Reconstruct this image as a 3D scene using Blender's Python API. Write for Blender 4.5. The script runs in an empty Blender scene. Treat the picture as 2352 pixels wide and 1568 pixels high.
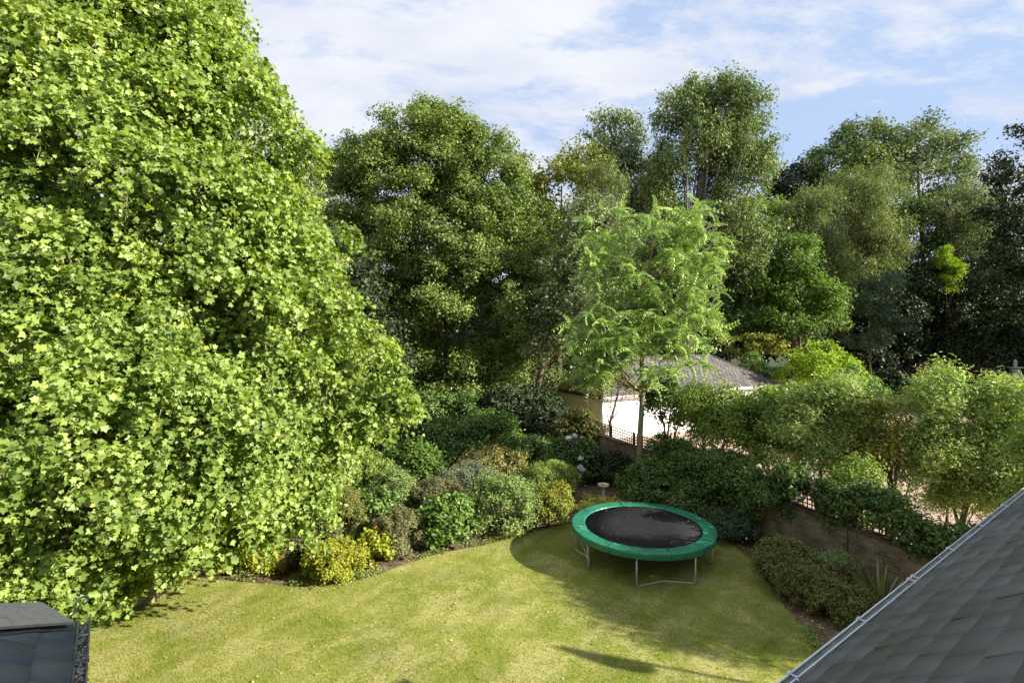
import bpy, bmesh, math, random
import numpy as np
from mathutils import Vector, Matrix
R = math.radians
scene = bpy.context.scene
COL = scene.collection

# ------------------------------------------------------------------ camera, sky, sun, exposure
HC = 6.5                      # camera height, an attic window
F0, U0, V0 = 1200.0, 1176.0, 784.0
PITCH = math.atan(26 / F0)
cam_d = bpy.data.cameras.new('camera'); cam = bpy.data.objects.new('camera', cam_d); COL.objects.link(cam)
cam_d.sensor_width = 36; cam_d.lens = F0 / 2352 * 36; cam_d.clip_end = 1500; cam_d.clip_start = 0.05
cam.location = (0, 0, HC); cam.rotation_euler = (math.pi / 2 - PITCH, 0, 0)
scene.camera = cam

SUN_EL = R(26.0)
SUN_DIR = Vector((0.95 * math.cos(SUN_EL) / math.hypot(.95, .31), -0.31 * math.cos(SUN_EL) / math.hypot(.95, .31), math.sin(SUN_EL)))
SUN_AZ = math.atan2(SUN_DIR.x, SUN_DIR.y)      # clockwise from +Y
sl = bpy.data.lights.new('sun', 'SUN'); sun = bpy.data.objects.new('sun', sl); COL.objects.link(sun)
sl.energy = 5.0; sl.angle = R(0.53); sl.color = (1.0, .93, .80)
sun.rotation_euler = SUN_DIR.to_track_quat('Z', 'Y').to_euler(); sun.location = (30, -10, 30)

world = bpy.data.worlds.new('World'); scene.world = world; world.use_nodes = True
wt = world.node_tree; wn, wl = wt.nodes, wt.links
bgn = wn['Background']; bgn.inputs['Strength'].default_value = 0.1
def N(tree, typ, **kw):
    n = tree.nodes.new(typ)
    for k, v in kw.items():
        if k.startswith('i_'): n.inputs[k[2:].replace('_', ' ')].default_value = v
        else: setattr(n, k, v)
    return n
def ramp(tree, stops, interp='LINEAR'):
    n = tree.nodes.new('ShaderNodeValToRGB'); e = n.color_ramp.elements
    n.color_ramp.interpolation = interp
    while len(e) < len(stops): e.new(0.5)
    for el, (p, c) in zip(e, stops):
        el.position = p; el.color = (*c, 1) if len(c) == 3 else c
    return n
sky = N(wt, 'ShaderNodeTexSky'); sky.sky_type = 'NISHITA'; sky.sun_disc = False
sky.sun_elevation = SUN_EL; sky.sun_rotation = SUN_AZ; sky.air_density = 1.0; sky.dust_density = 0.6; sky.ozone_density = 1.6
tc = N(wt, 'ShaderNodeTexCoord'); sep = N(wt, 'ShaderNodeSeparateXYZ'); wl.new(tc.outputs['Generated'], sep.inputs[0])
mx = N(wt, 'ShaderNodeMath', operation='MAXIMUM'); wl.new(sep.outputs['Z'], mx.inputs[0]); mx.inputs[1].default_value = 0.0
ad = N(wt, 'ShaderNodeMath', operation='ADD'); wl.new(mx.outputs[0], ad.inputs[0]); ad.inputs[1].default_value = 0.22
dx = N(wt, 'ShaderNodeMath', operation='DIVIDE'); wl.new(sep.outputs['X'], dx.inputs[0]); wl.new(ad.outputs[0], dx.inputs[1])
dy = N(wt, 'ShaderNodeMath', operation='DIVIDE'); wl.new(sep.outputs['Y'], dy.inputs[0]); wl.new(ad.outputs[0], dy.inputs[1])
cmb = N(wt, 'ShaderNodeCombineXYZ'); wl.new(dx.outputs[0], cmb.inputs[0]); wl.new(dy.outputs[0], cmb.inputs[1])
mp = N(wt, 'ShaderNodeMapping'); wl.new(cmb.outputs[0], mp.inputs[0])
mp.inputs['Rotation'].default_value = (0, 0, R(-24)); mp.inputs['Scale'].default_value = (0.8, 1.35, 1); mp.inputs['Location'].default_value = (3.1, 1.3, 0.4)
n1 = N(wt, 'ShaderNodeTexNoise', i_Scale=1.15, i_Detail=9.0, i_Roughness=0.56, i_Distortion=0.25); wl.new(mp.outputs[0], n1.inputs['Vector'])
n2 = N(wt, 'ShaderNodeTexNoise', i_Scale=4.2, i_Detail=10.0, i_Roughness=0.66, i_Distortion=0.2); wl.new(mp.outputs[0], n2.inputs['Vector'])
mixn = N(wt, 'ShaderNodeMath', operation='MULTIPLY_ADD'); wl.new(n2.outputs['Fac'], mixn.inputs[0]); mixn.inputs[1].default_value = 0.72; wl.new(n1.outputs['Fac'], mixn.inputs[2])
# thicker overcast to the left (west), thinner to the lower right
bias = N(wt, 'ShaderNodeMath', operation='MULTIPLY_ADD'); wl.new(sep.outputs['X'], bias.inputs[0]); bias.inputs[1].default_value = -0.13; wl.new(mixn.outputs[0], bias.inputs[2])
bias2 = N(wt, 'ShaderNodeMath', operation='MULTIPLY_ADD'); wl.new(sep.outputs['Z'], bias2.inputs[0]); bias2.inputs[1].default_value = -0.04; wl.new(bias.outputs[0], bias2.inputs[2])
cr = ramp(wt, [(0.68, (0, 0, 0)), (0.745, (.5, .5, .5)), (0.82, (1, 1, 1))]); wl.new(bias2.outputs[0], cr.inputs[0])
n3 = N(wt, 'ShaderNodeTexNoise', i_Scale=2.4, i_Detail=5.0, i_Roughness=0.55); wl.new(mp.outputs[0], n3.inputs['Vector'])
cc = ramp(wt, [(0.35, (2.9, 3.12, 3.7)), (0.62, (3.7, 3.8, 4.05))]); wl.new(n3.outputs['Fac'], cc.inputs[0])
hv = N(wt, 'ShaderNodeMix', data_type='RGBA'); hv.inputs['Factor'].default_value = 0.88
skm = N(wt, 'ShaderNodeVectorMath', operation='MULTIPLY'); wl.new(sky.outputs[0], skm.inputs[0]); skm.inputs[1].default_value = (1.0, 1.0, 1.0)
wl.new(skm.outputs[0], hv.inputs['A']); hv.inputs['B'].default_value = (2.15, 2.72, 3.85, 1)
mixc = N(wt, 'ShaderNodeMix', data_type='RGBA'); wl.new(cr.outputs['Color'], mixc.inputs['Factor'])
wl.new(hv.outputs['Result'], mixc.inputs['A']); wl.new(cc.outputs['Color'], mixc.inputs['B'])
wl.new(mixc.outputs['Result'], bgn.inputs['Color'])

vs = scene.view_settings
vs.view_transform = 'Standard'; vs.look = 'None'; vs.exposure = 1.32; vs.gamma = 1; vs.use_curve_mapping = False
scene.cycles.max_bounces = 6; scene.cycles.diffuse_bounces = 3; scene.cycles.transmission_bounces = 4
scene.cycles.glossy_bounces = 2

# ------------------------------------------------------------------ placement helpers
CP, SP = math.cos(PITCH), math.sin(PITCH)
def ray(u, v):
    a, b = (u - U0) / F0, -(v - V0) / F0
    return a, CP + b * SP, -SP + b * CP
def P(u, v, Y):
    x, y, z = ray(u, v); t = Y / y
    return Vector((x * t, Y, HC + z * t))
def G(u, v, h=0.0):
    x, y, z = ray(u, v); t = (h - HC) / z
    return Vector((x * t, y * t, h))

# ------------------------------------------------------------------ object helpers
def tag(o, label=None, cat=None, group=None, kind=None):
    if label: o['label'] = label
    if cat: o['category'] = cat
    if group: o['group'] = group
    if kind: o['kind'] = kind
    return o
def empty(name, loc, label, cat, group=None, rz=0):
    o = bpy.data.objects.new(name, None); COL.objects.link(o)
    o.location = loc; o.rotation_euler = (0, 0, rz); o.empty_display_size = .2
    return tag(o, label, cat, group)
def link(name, me, mat=None, parent=None, wspace=True):
    o = bpy.data.objects.new(name, me); COL.objects.link(o)
    if mat is not None: me.materials.append(mat)
    if parent is not None:
        o.parent = parent
        if wspace: o.matrix_parent_inverse = parent.matrix_basis.inverted()
    return o
def np_mesh(name, V, Fc, k, tint=None, smooth=False):
    """V (n,3); Fc (m,k) faces of k corners; tint per face"""
    me = bpy.data.meshes.new(name)
    V = np.asarray(V, np.float32); Fc = np.asarray(Fc, np.int32)
    m = len(Fc)
    me.vertices.add(len(V)); me.vertices.foreach_set('co', V.ravel())
    me.loops.add(m * k); me.loops.foreach_set('vertex_index', Fc.ravel())
    me.polygons.add(m); me.polygons.foreach_set('loop_start', np.arange(0, m * k, k, dtype=np.int32))
    me.polygons.foreach_set('loop_total', np.full(m, k, np.int32))
    if smooth: me.polygons.foreach_set('use_smooth', np.ones(m, bool))
    if tint is not None:
        a = me.attributes.new('tint', 'FLOAT', 'FACE'); a.data.foreach_set('value', np.asarray(tint, np.float32))
    me.update(); me.validate()
    return me
class MB:
    def __init__(s): s.b = bmesh.new()
    def box(s, c, size, rot=None, bevel=0.0):
        m = Matrix.Translation(c)
        if rot is not None: m = m @ rot
        r = bmesh.ops.create_cube(s.b, size=1.0, matrix=m @ Matrix.Diagonal((*size, 1)))
        if bevel:
            es = {e for v in r['verts'] for e in v.link_edges}
            bmesh.ops.bevel(s.b, geom=list(es), offset=bevel, segments=1, affect='EDGES')
        return s
    def poly(s, pts):
        s.b.faces.new([s.b.verts.new(p) for p in pts]); return s
    def prism(s, pts, h):
        lo = [s.b.verts.new(p) for p in pts]; hi = [s.b.verts.new(Vector(p) + Vector(h)) for p in pts]
        n = len(pts)
        s.b.faces.new(lo[::-1]); s.b.faces.new(hi)
        for i in range(n): s.b.faces.new([lo[i], lo[(i + 1) % n], hi[(i + 1) % n], hi[i]])
        return s
    def tube(s, pts, r, seg=8, closed=False):
        pts = [Vector(p) for p in pts]; n = len(pts)
        rs = r if hasattr(r, '__len__') else [r] * n
        rings = []; up = None
        for i, p in enumerate(pts):
            a = pts[(i - 1) % n] if (closed or i > 0) else p
            b = pts[(i + 1) % n] if (closed or i < n - 1) else p
            d = (b - a).normalized()
            if up is None: up = Vector((0, 0, 1)) if abs(d.z) < .9 else Vector((1, 0, 0))
            x = d.cross(up).normalized(); y = x.cross(d).normalized(); up = y
            rings.append([s.b.verts.new(p + (x * math.cos(t) + y * math.sin(t)) * rs[i]) for t in [2 * math.pi * j / seg for j in range(seg)]])
        for i in range(n if closed else n - 1):
            A, B = rings[i], rings[(i + 1) % n]
            for j in range(seg): s.b.faces.new([A[j], A[(j + 1) % seg], B[(j + 1) % seg], B[j]])
        if not closed:
            s.b.faces.new(rings[0][::-1]); s.b.faces.new(rings[-1])
        return s
    def lathe(s, prof, c, seg=32, a0=0, a1=2 * math.pi):
        full = abs(a1 - a0 - 2 * math.pi) < 1e-6; c = Vector(c); rings = []
        m = seg if full else seg + 1
        for (r, z) in prof:
            rings.append([s.b.verts.new(c + Vector((r * math.cos(a0 + (a1 - a0) * j / seg), r * math.sin(a0 + (a1 - a0) * j / seg), z))) for j in range(m)])
        for i in range(len(prof) - 1):
            for j in range(m if full else m - 1):
                s.b.faces.new([rings[i][j], rings[i][(j + 1) % m], rings[i + 1][(j + 1) % m], rings[i + 1][j]])
        return s
    def build(s, name, mat, parent=None, smooth=False):
        bmesh.ops.recalc_face_normals(s.b, faces=s.b.faces)
        me = bpy.data.meshes.new(name); s.b.to_mesh(me); s.b.free()
        if smooth:
            for p in me.polygons: p.use_smooth = True
        return link(name, me, mat, parent)

# ------------------------------------------------------------------ materials
def newmat(name):
    m = bpy.data.materials.new(name); m.use_nodes = True
    return m, m.node_tree, m.node_tree.nodes['Principled BSDF']
LEAFM = {}
BR = {'oak': 1.5, 'poplar': 1.3, 'poplar_grey': 1.2, 'yellowgreen': 1.2, 'birch': 1.15, 'willow': 1.25, 'ailanthus': 1.7, 'silvershrub': .95, 'pieris': 1.3, 'greygreen': 1.5, 'silver': 1.95, 'purple': 1.3, 'darkgreen': 1.45, 'hedge': 1.4, 'olive': 1.3, 'spirea': 1.2, 'midgreen': 1.5, 'pinktip': 1.3}
def leafmat(name, c_dark, c_mid, c_light, trans=0.35, tcol=None, rough=0.5, spec=0.35, accent=None):
    if name in LEAFM: return LEAFM[name]
    br = BR.get(name, 1.0); c_dark, c_mid, c_light = [tuple(x * br for x in c) for c in (c_dark, c_mid, c_light)]
    m, t, p = newmat('leaf_' + name)
    at = N(t, 'ShaderNodeAttribute', attribute_name='tint')
    st = [(0.0, c_dark), (0.45, c_mid), (0.9, c_light)]
    if accent: st += [(0.93, accent)]
    rp = ramp(t, st); t.links.new(at.outputs['Fac'], rp.inputs[0])
    g = N(t, 'ShaderNodeNewGeometry')
    # undersides of leaves are paler
    mb = N(t, 'ShaderNodeMix', data_type='RGBA', blend_type='MIX')
    fb = N(t, 'ShaderNodeMath', operation='MULTIPLY'); t.links.new(g.outputs['Backfacing'], fb.inputs[0]); fb.inputs[1].default_value = 0.25
    t.links.new(fb.outputs[0], mb.inputs['Factor']); t.links.new(rp.outputs[0], mb.inputs['A'])
    mb.inputs['B'].default_value = (c_light[0] * 1.1 + .02, c_light[1] * 1.1 + .02, c_light[2] * 1.2 + .03, 1)
    t.links.new(mb.outputs['Result'], p.inputs['Base Color'])
    p.inputs['Roughness'].default_value = rough; p.inputs['Specular IOR Level'].default_value = spec
    tr = N(t, 'ShaderNodeBsdfTranslucent'); mt = N(t, 'ShaderNodeMix', data_type='RGBA', blend_type='MULTIPLY'); mt.inputs['Factor'].default_value = 1
    tc_ = tcol or (1.5, 1.7, .6)
    t.links.new(rp.outputs[0], mt.inputs['A']); mt.inputs['B'].default_value = (*tc_, 1); t.links.new(mt.outputs['Result'], tr.inputs[0])
    ms = N(t, 'ShaderNodeMixShader'); ms.inputs[0].default_value = trans
    t.links.new(p.outputs[0], ms.inputs[1]); t.links.new(tr.outputs[0], ms.inputs[2])
    t.links.new(ms.outputs[0], t.nodes['Material Output'].inputs[0])
    LEAFM[name] = m
    return m
def noisemat(name, stops, scale=4, detail=6, rough=0.8, spec=0.3, bump=0.0, bscale=None, stretch=(1, 1, 1), metal=0, coord='Object', rgh=.6):
    m, t, p = newmat(name)
    tc_ = N(t, 'ShaderNodeTexCoord'); mp_ = N(t, 'ShaderNodeMapping'); mp_.inputs['Scale'].default_value = stretch
    t.links.new(tc_.outputs[coord], mp_.inputs[0])
    no = N(t, 'ShaderNodeTexNoise', i_Scale=scale, i_Detail=detail, i_Roughness=rgh); t.links.new(mp_.outputs[0], no.inputs['Vector'])
    rp = ramp(t, stops); t.links.new(no.outputs['Fac'], rp.inputs[0]); t.links.new(rp.outputs[0], p.inputs['Base Color'])
    p.inputs['Roughness'].default_value = rough; p.inputs['Specular IOR Level'].default_value = spec; p.inputs['Metallic'].default_value = metal
    if bump:
        nb = N(t, 'ShaderNodeTexNoise', i_Scale=bscale or scale * 4, i_Detail=5.0); t.links.new(mp_.outputs[0], nb.inputs['Vector'])
        b = N(t, 'ShaderNodeBump'); b.inputs['Strength'].default_value = bump; b.inputs['Distance'].default_value = 0.02
        t.links.new(nb.outputs['Fac'], b.inputs['Height']); t.links.new(b.outputs[0], p.inputs['Normal'])
    return m
M = {}
M['bark'] = noisemat('bark', [(.3, (.06, .045, .03)), (.7, (.16, .125, .085))], 3, stretch=(4, 4, .8), bump=.6, rough=.9)
M['bark_pale'] = noisemat('bark_pale', [(.3, (.13, .115, .07)), (.7, (.30, .27, .17))], 3, stretch=(3, 3, 1), bump=.4, rough=.85)
M['bark_plane'] = noisemat('bark_plane', [(.35, (.14, .12, .06)), (.5, (.26, .22, .12)), (.65, (.38, .33, .2))], 5, bump=.3, rough=.8)
M['bark_poplar'] = noisemat('bark_poplar', [(.3, (.09, .075, .065)), (.7, (.20, .17, .15))], 3, stretch=(4, 4, .8), bump=.5, rough=.9)
M['bark_birch'] = noisemat('bark_birch', [(.35, (.12, .10, .08)), (.5, (.5, .47, .42))], 4, stretch=(1, 1, 4), rough=.7)
M['stem'] = noisemat('stem', [(.3, (.05, .035, .02)), (.7, (.13, .09, .05))], 8, rough=.9)

# lawn: dry straw patches, faint mowing stripes, fine grain
def lawn_mat():
    m, t, p = newmat('lawn'); L = t.links
    tc_ = N(t, 'ShaderNodeTexCoord')
    a = N(t, 'ShaderNodeTexNoise', i_Scale=.8, i_Detail=8.0, i_Roughness=.7, i_Distortion=.6); L.new(tc_.outputs['Object'], a.inputs['Vector'])
    b = N(t, 'ShaderNodeTexNoise', i_Scale=14.0, i_Detail=6.0, i_Roughness=.75); L.new(tc_.outputs['Object'], b.inputs['Vector'])
    c = N(t, 'ShaderNodeTexNoise', i_Scale=90.0, i_Detail=4.0, i_Roughness=.8); L.new(tc_.outputs['Object'], c.inputs['Vector'])
    mp_ = N(t, 'ShaderNodeMapping'); mp_.inputs['Rotation'].default_value = (0, 0, R(38)); L.new(tc_.outputs['Object'], mp_.inputs[0])
    w = N(t, 'ShaderNodeTexWave', wave_type='BANDS', i_Scale=.55, i_Distortion=1.2, i_Detail=2.0); w.inputs['Detail Scale'].default_value = 1.2; L.new(mp_.outputs[0], w.inputs['Vector'])
    s1 = N(t, 'ShaderNodeMath', operation='MULTIPLY_ADD'); L.new(b.outputs['Fac'], s1.inputs[0]); s1.inputs[1].default_value = .46; L.new(a.outputs['Fac'], s1.inputs[2])
    s2 = N(t, 'ShaderNodeMath', operation='MULTIPLY_ADD'); L.new(c.outputs['Fac'], s2.inputs[0]); s2.inputs[1].default_value = .30; L.new(s1.outputs[0], s2.inputs[2])
    s3 = N(t, 'ShaderNodeMath', operation='MULTIPLY_ADD'); L.new(w.outputs['Fac'], s3.inputs[0]); s3.inputs[1].default_value = .05; L.new(s2.outputs[0], s3.inputs[2])
    rp = ramp(t, [(.60, (.11, .16, .013)), (.78, (.205, .245, .036)), (.91, (.30, .315, .070)), (1.0, (.45, .42, .16))])
    L.new(s3.outputs[0], rp.inputs[0])
    d = N(t, 'ShaderNodeTexNoise', i_Scale=1.1, i_Detail=9.0, i_Roughness=.72, i_Distortion=.4); mp2 = N(t, 'ShaderNodeMapping'); mp2.inputs['Location'].default_value = (7, 3, 0); L.new(tc_.outputs['Object'], mp2.inputs[0]); L.new(mp2.outputs[0], d.inputs['Vector'])
    dr = ramp(t, [(.50, (0, 0, 0)), (.66, (.6, .6, .6))]); L.new(d.outputs['Fac'], dr.inputs[0])
    mxd = N(t, 'ShaderNodeMix', data_type='RGBA'); L.new(dr.outputs[0], mxd.inputs['Factor']); L.new(rp.outputs[0], mxd.inputs['A']); mxd.inputs['B'].default_value = (.38, .34, .17, 1)
    L.new(mxd.outputs['Result'], p.inputs['Base Color']); p.inputs['Roughness'].default_value = .9; p.inputs['Specular IOR Level'].default_value = .15
    bp = N(t, 'ShaderNodeBump'); bp.inputs['Strength'].default_value = .9; bp.inputs['Distance'].default_value = .03
    L.new(c.outputs['Fac'], bp.inputs['Height']); L.new(bp.outputs[0], p.inputs['Normal'])
    return m
M['lawn'] = lawn_mat()
M['ground'] = noisemat('ground', [(.3, (.022, .035, .010)), (.7, (.05, .075, .018))], .3, bump=.5, bscale=8, rough=.95, coord='Object')
M['soil'] = noisemat('soil', [(.3, (.07, .048, .030)), (.55, (.16, .115, .075)), (.75, (.26, .20, .13))], 2.5, bump=1.0, bscale=20, rough=.95)
M['drive'] = noisemat('drive', [(.3, (.30, .21, .165)), (.5, (.40, .285, .225)), (.75, (.50, .38, .30))], .8, detail=10, bump=.4, bscale=60, rough=.9, rgh=.7)
M['white_wall'] = noisemat('white_wall', [(.3, (.80, .79, .76)), (.7, (.86, .85, .82))], 1.2, rough=.7)
M['cream_wall'] = noisemat('cream_wall', [(.3, (.66, .56, .30)), (.7, (.76, .65, .38))], 1.0, rough=.8)
M['white_paint'] = noisemat('white_paint', [(.3, (.70, .70, .68)), (.7, (.80, .80, .78))], 6, rough=.35, spec=.5)
M['dark_paint'] = noisemat('dark_paint', [(.3, (.02, .018, .016)), (.7, (.04, .035, .03))], 6, rough=.5)
M['glass'] = noisemat('glass', [(.3, (.03, .035, .04)), (.7, (.06, .07, .08))], 1, rough=.08, spec=.8)
M['trellis'] = noisemat('trellis', [(.3, (.045, .032, .022)), (.7, (.10, .075, .05))], 6, rough=.9, stretch=(3, 3, 1))
M['galv'] = noisemat('galv', [(.3, (.42, .41, .38)), (.7, (.62, .61, .57))], 12, rough=.38, metal=.55)
M['mat'] = noisemat('mat', [(.3, (.015, .014, .016)), (.7, (.023, .022, .025))], 3, rough=.85, spec=.12, bump=.15, bscale=200)
M['pad'] = noisemat('pad', [(.3, (.012, .125, .075)), (.7, (.028, .215, .125))], 1.6, rough=.36, spec=.5, bump=.5, bscale=6)
M['pad_seam'] = noisemat('pad_seam', [(.3, (.02, .20, .12)), (.7, (.03, .26, .16))], 4, rough=.4)
M['print'] = noisemat('print', [(.3, (.5, .55, .5)), (.7, (.7, .72, .7))], 4, rough=.5)
M['stone'] = noisemat('stone', [(.3, (.42, .37, .26)), (.55, (.58, .51, .38)), (.75, (.68, .62, .49))], 9, rough=.85, bump=.3, bscale=60)
M['stone_white'] = noisemat('stone_white', [(.3, (.42, .42, .40)), (.7, (.62, .62, .60))], 5, rough=.8, bump=.3, bscale=30)
M['water'] = noisemat('water', [(.3, (.03, .05, .06)), (.7, (.05, .08, .09))], 1, rough=.05, spec=.6, bump=.1, bscale=8)
M['coping'] = noisemat('coping', [(.3, (.045, .035, .025)), (.7, (.13, .10, .07))], 6, rough=.95, bump=.8, bscale=30)
def brick_mat(name, c1, c2, mort, scale=1.0):
    m, t, p = newmat(name); L = t.links
    tc_ = N(t, 'ShaderNodeTexCoord')
    br = N(t, 'ShaderNodeTexBrick'); L.new(tc_.outputs['UV'], br.inputs['Vector'])
    br.inputs['Color1'].default_value = (*c1, 1); br.inputs['Color2'].default_value = (*c2, 1); br.inputs['Mortar'].default_value = (*mort, 1)
    br.inputs['Scale'].default_value = 1; br.inputs['Brick Width'].default_value = .225 * scale; br.inputs['Row Height'].default_value = .075 * scale
    br.inputs['Mortar Size'].default_value = .008 * scale; br.inputs['Bias'].default_value = 0.0
    no = N(t, 'ShaderNodeTexNoise', i_Scale=2.5, i_Detail=6.0); L.new(tc_.outputs['Object'], no.inputs['Vector'])
    rp = ramp(t, [(.3, (.5, .5, .5)), (.7, (1.15, 1.1, 1.0))]); L.new(no.outputs['Fac'], rp.inputs[0])
    mm = N(t, 'ShaderNodeMix', data_type='RGBA', blend_type='MULTIPLY'); mm.inputs['Factor'].default_value = 1
    L.new(br.outputs['Color'], mm.inputs['A']); L.new(rp.outputs[0], mm.inputs['B']); L.new(mm.outputs['Result'], p.inputs['Base Color'])
    bp = N(t, 'ShaderNodeBump'); bp.inputs['Strength'].default_value = .6; bp.inputs['Distance'].default_value = .01; bp.invert = True
    L.new(br.outputs['Fac'], bp.inputs['Height']); L.new(bp.outputs[0], p.inputs['Normal']); p.inputs['Roughness'].default_value = .9
    return m
M['brick'] = brick_mat('brick', (.11, .085, .052), (.23, .18, .115), (.25, .225, .18))
def tintmat(name, stops, rough=.6, spec=.4, nscale=6, bump=.2, tn=.55, tv=.55, stretch=(1, 1, 1)):
    m, t, p = newmat(name); L = t.links
    at = N(t, 'ShaderNodeAttribute', attribute_name='tint'); tc_ = N(t, 'ShaderNodeTexCoord')
    mp_ = N(t, 'ShaderNodeMapping'); L.new(tc_.outputs['Object'], mp_.inputs[0]); mp_.inputs['Scale'].default_value = stretch
    no = N(t, 'ShaderNodeTexNoise', i_Scale=nscale, i_Detail=7.0, i_Roughness=.65); L.new(mp_.outputs[0], no.inputs['Vector'])
    ad_ = N(t, 'ShaderNodeMath', operation='MULTIPLY_ADD'); L.new(no.outputs['Fac'], ad_.inputs[0]); ad_.inputs[1].default_value = tn
    hf = N(t, 'ShaderNodeMath', operation='MULTIPLY'); L.new(at.outputs['Fac'], hf.inputs[0]); hf.inputs[1].default_value = tv; L.new(hf.outputs[0], ad_.inputs[2])
    rp = ramp(t, stops); L.new(ad_.outputs[0], rp.inputs[0]); L.new(rp.outputs[0], p.inputs['Base Color'])
    p.inputs['Roughness'].default_value = rough; p.inputs['Specular IOR Level'].default_value = spec
    bp = N(t, 'ShaderNodeBump'); bp.inputs['Strength'].default_value = bump; bp.inputs['Distance'].default_value = .01
    n2_ = N(t, 'ShaderNodeTexNoise', i_Scale=nscale * 5, i_Detail=5.0); L.new(mp_.outputs[0], n2_.inputs['Vector'])
    L.new(n2_.outputs['Fac'], bp.inputs['Height']); L.new(bp.outputs[0], p.inputs['Normal'])
    return m
M['slate'] = tintmat('slate', [(.35, (.125, .120, .110)), (.5, (.145, .152, .158)), (.72, (.19, .20, .207))], rough=.75, spec=.25, nscale=2.2, tn=.75, tv=.28)
M['slate_blue'] = tintmat('slate_blue', [(.2, (.10, .11, .12)), (.5, (.14, .155, .165)), (.8, (.20, .21, .21))], rough=.8, spec=.2, nscale=7, tn=.75, tv=.3)
M['slate_grey'] = tintmat('slate_grey', [(.2, (.060, .057, .053)), (.5, (.092, .087, .082)), (.8, (.13, .122, .115))], rough=.85, nscale=3)
M['slate_moss'] = tintmat('slate_moss', [(.2, (.10, .085, .045)), (.5, (.19, .155, .075)), (.8, (.30, .24, .12))], rough=.9, nscale=3)
M['lead'] = noisemat('lead', [(.3, (.24, .225, .20)), (.5, (.40, .37, .32)), (.62, (.44, .38, .26)), (.75, (.72, .70, .66))], 14, detail=9, rough=.85, bump=.5, bscale=50, rgh=.75)
M['gutter_algae'] = noisemat('gutter_algae', [(.3, (.10, .13, .11)), (.6, (.22, .26, .23)), (.75, (.5, .52, .5))], 9, stretch=(1, 1, 1), rough=.6)
M['iron'] = noisemat('iron', [(.3, (.12, .13, .17)), (.7, (.20, .22, .28))], 20, rough=.5, metal=.3)
M['gutter_old'] = noisemat('gutter_old', [(.3, (.05, .052, .05)), (.6, (.14, .14, .135)), (.75, (.5, .5, .5))], 16, detail=9, rough=.6, rgh=.75)
M['gutter_white'] = noisemat('gutter_white', [(.3, (.62, .62, .66)), (.7, (.80, .80, .82))], 10, rough=.3, spec=.5)

# ------------------------------------------------------------------ leaves
def unit(a):
    return a / np.maximum(np.linalg.norm(a, axis=-1, keepdims=True), 1e-9)
DIAMOND = (np.array([(0, 0, 0), (.45, .30, .07), (1, 0, -.05), (.45, -.30, .07)], float), [(0, 1, 2), (0, 2, 3)])
ROUND = (np.array([(0, 0, 0), (.25, .36, .06), (.75, .33, .04), (1, 0, -.06), (.75, -.33, .04), (.25, -.36, .06)], float),
         [(0, 1, 2), (0, 2, 3), (0, 3, 4), (0, 4, 5)])
NARROW = (np.array([(0, 0, 0), (.45, .15, .04), (1, 0, -.08), (.45, -.15, .04)], float), [(0, 1, 2), (0, 2, 3)])
def lobed():
    # plane-tree leaf: five pointed lobes, midrib folded
    pr = [(.02, 0), (-.05, .26), (.06, .54), (.25, .43), (.56, .58), (.62, .27), (1.0, 0), (.62, -.27), (.56, -.58), (.25, -.43), (.06, -.54), (-.05, -.26)]
    v = [(.30, 0, 0)] + [(x, y, .34 * abs(y) - .30 * max(0, x - .4) ** 1.5 - .35 * max(0, abs(y) - .35)) for x, y in pr]
    n = len(pr)
    return (np.array(v, float), [(0, 1 + i, 1 + (i + 1) % n) for i in range(n)])
LOBED = lobed()
def frond(pairs=7, lw=.075, ll=.31, dr=.7):
    # pinnate compound leaf with drooping leaflets
    V, Fa = [], []
    for i in range(pairs):
        x = .16 + .80 * i / (pairs - 1); z = .16 * math.sin(x * 2.2) - .85 * x * x
        ln = ll * (1 - .40 * (i / pairs))
        for sgn in (1, -1):
            k = len(V); w = lw
            V += [(x, 0, z), (x + w + .01, sgn * ln * .42, z - dr * ln * .35), (x + .05, sgn * ln * .78, z - dr * ln), (x - w + .01, sgn * ln * .42, z - dr * ln * .4)]
            Fa += [(k, k + 1, k + 2), (k, k + 2, k + 3)]
    k = len(V)
    V += [(0, .006, 0), (.5, .006, -.07), (.5, -.006, -.07), (1, 0, -.72)]
    Fa += [(k, k + 1, k + 2), (k + 1, k + 3, k + 2)]
    return (np.array(V, float), Fa)
FROND = frond()
def leaf_arrays(rng, pos, nrm, size, templ, along=None, spin=True, tint=None):
    T, TF = templ; n = len(pos); TF = np.array(TF)
    nrm = unit(nrm)
    a = rng.normal(size=(n, 3)) if along is None else along
    x = unit(a - nrm * np.sum(a * nrm, 1, keepdims=True)); y = np.cross(nrm, x)
    S = (size * np.ones(n))[:, None, None] if np.isscalar(size) else size[:, None, None]
    v = pos[:, None, :] + S * (T[None, :, 0, None] * x[:, None, :] + T[None, :, 1, None] * y[:, None, :] + T[None, :, 2, None] * nrm[:, None, :])
    Fc = (np.arange(n) * len(T))[:, None, None] + TF[None]
    if tint is None: tint = rng.random(n)
    return v.reshape(-1, 3), Fc.reshape(-1, 3), np.repeat(tint, len(TF))
def join_arrays(lst):
    Vs, Fs, Ts, o = [], [], [], 0
    for v, f, t in lst:
        Vs.append(v); Fs.append(f + o); Ts.append(t); o += len(v)
    return np.concatenate(Vs), np.concatenate(Fs), np.concatenate(Ts)

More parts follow.
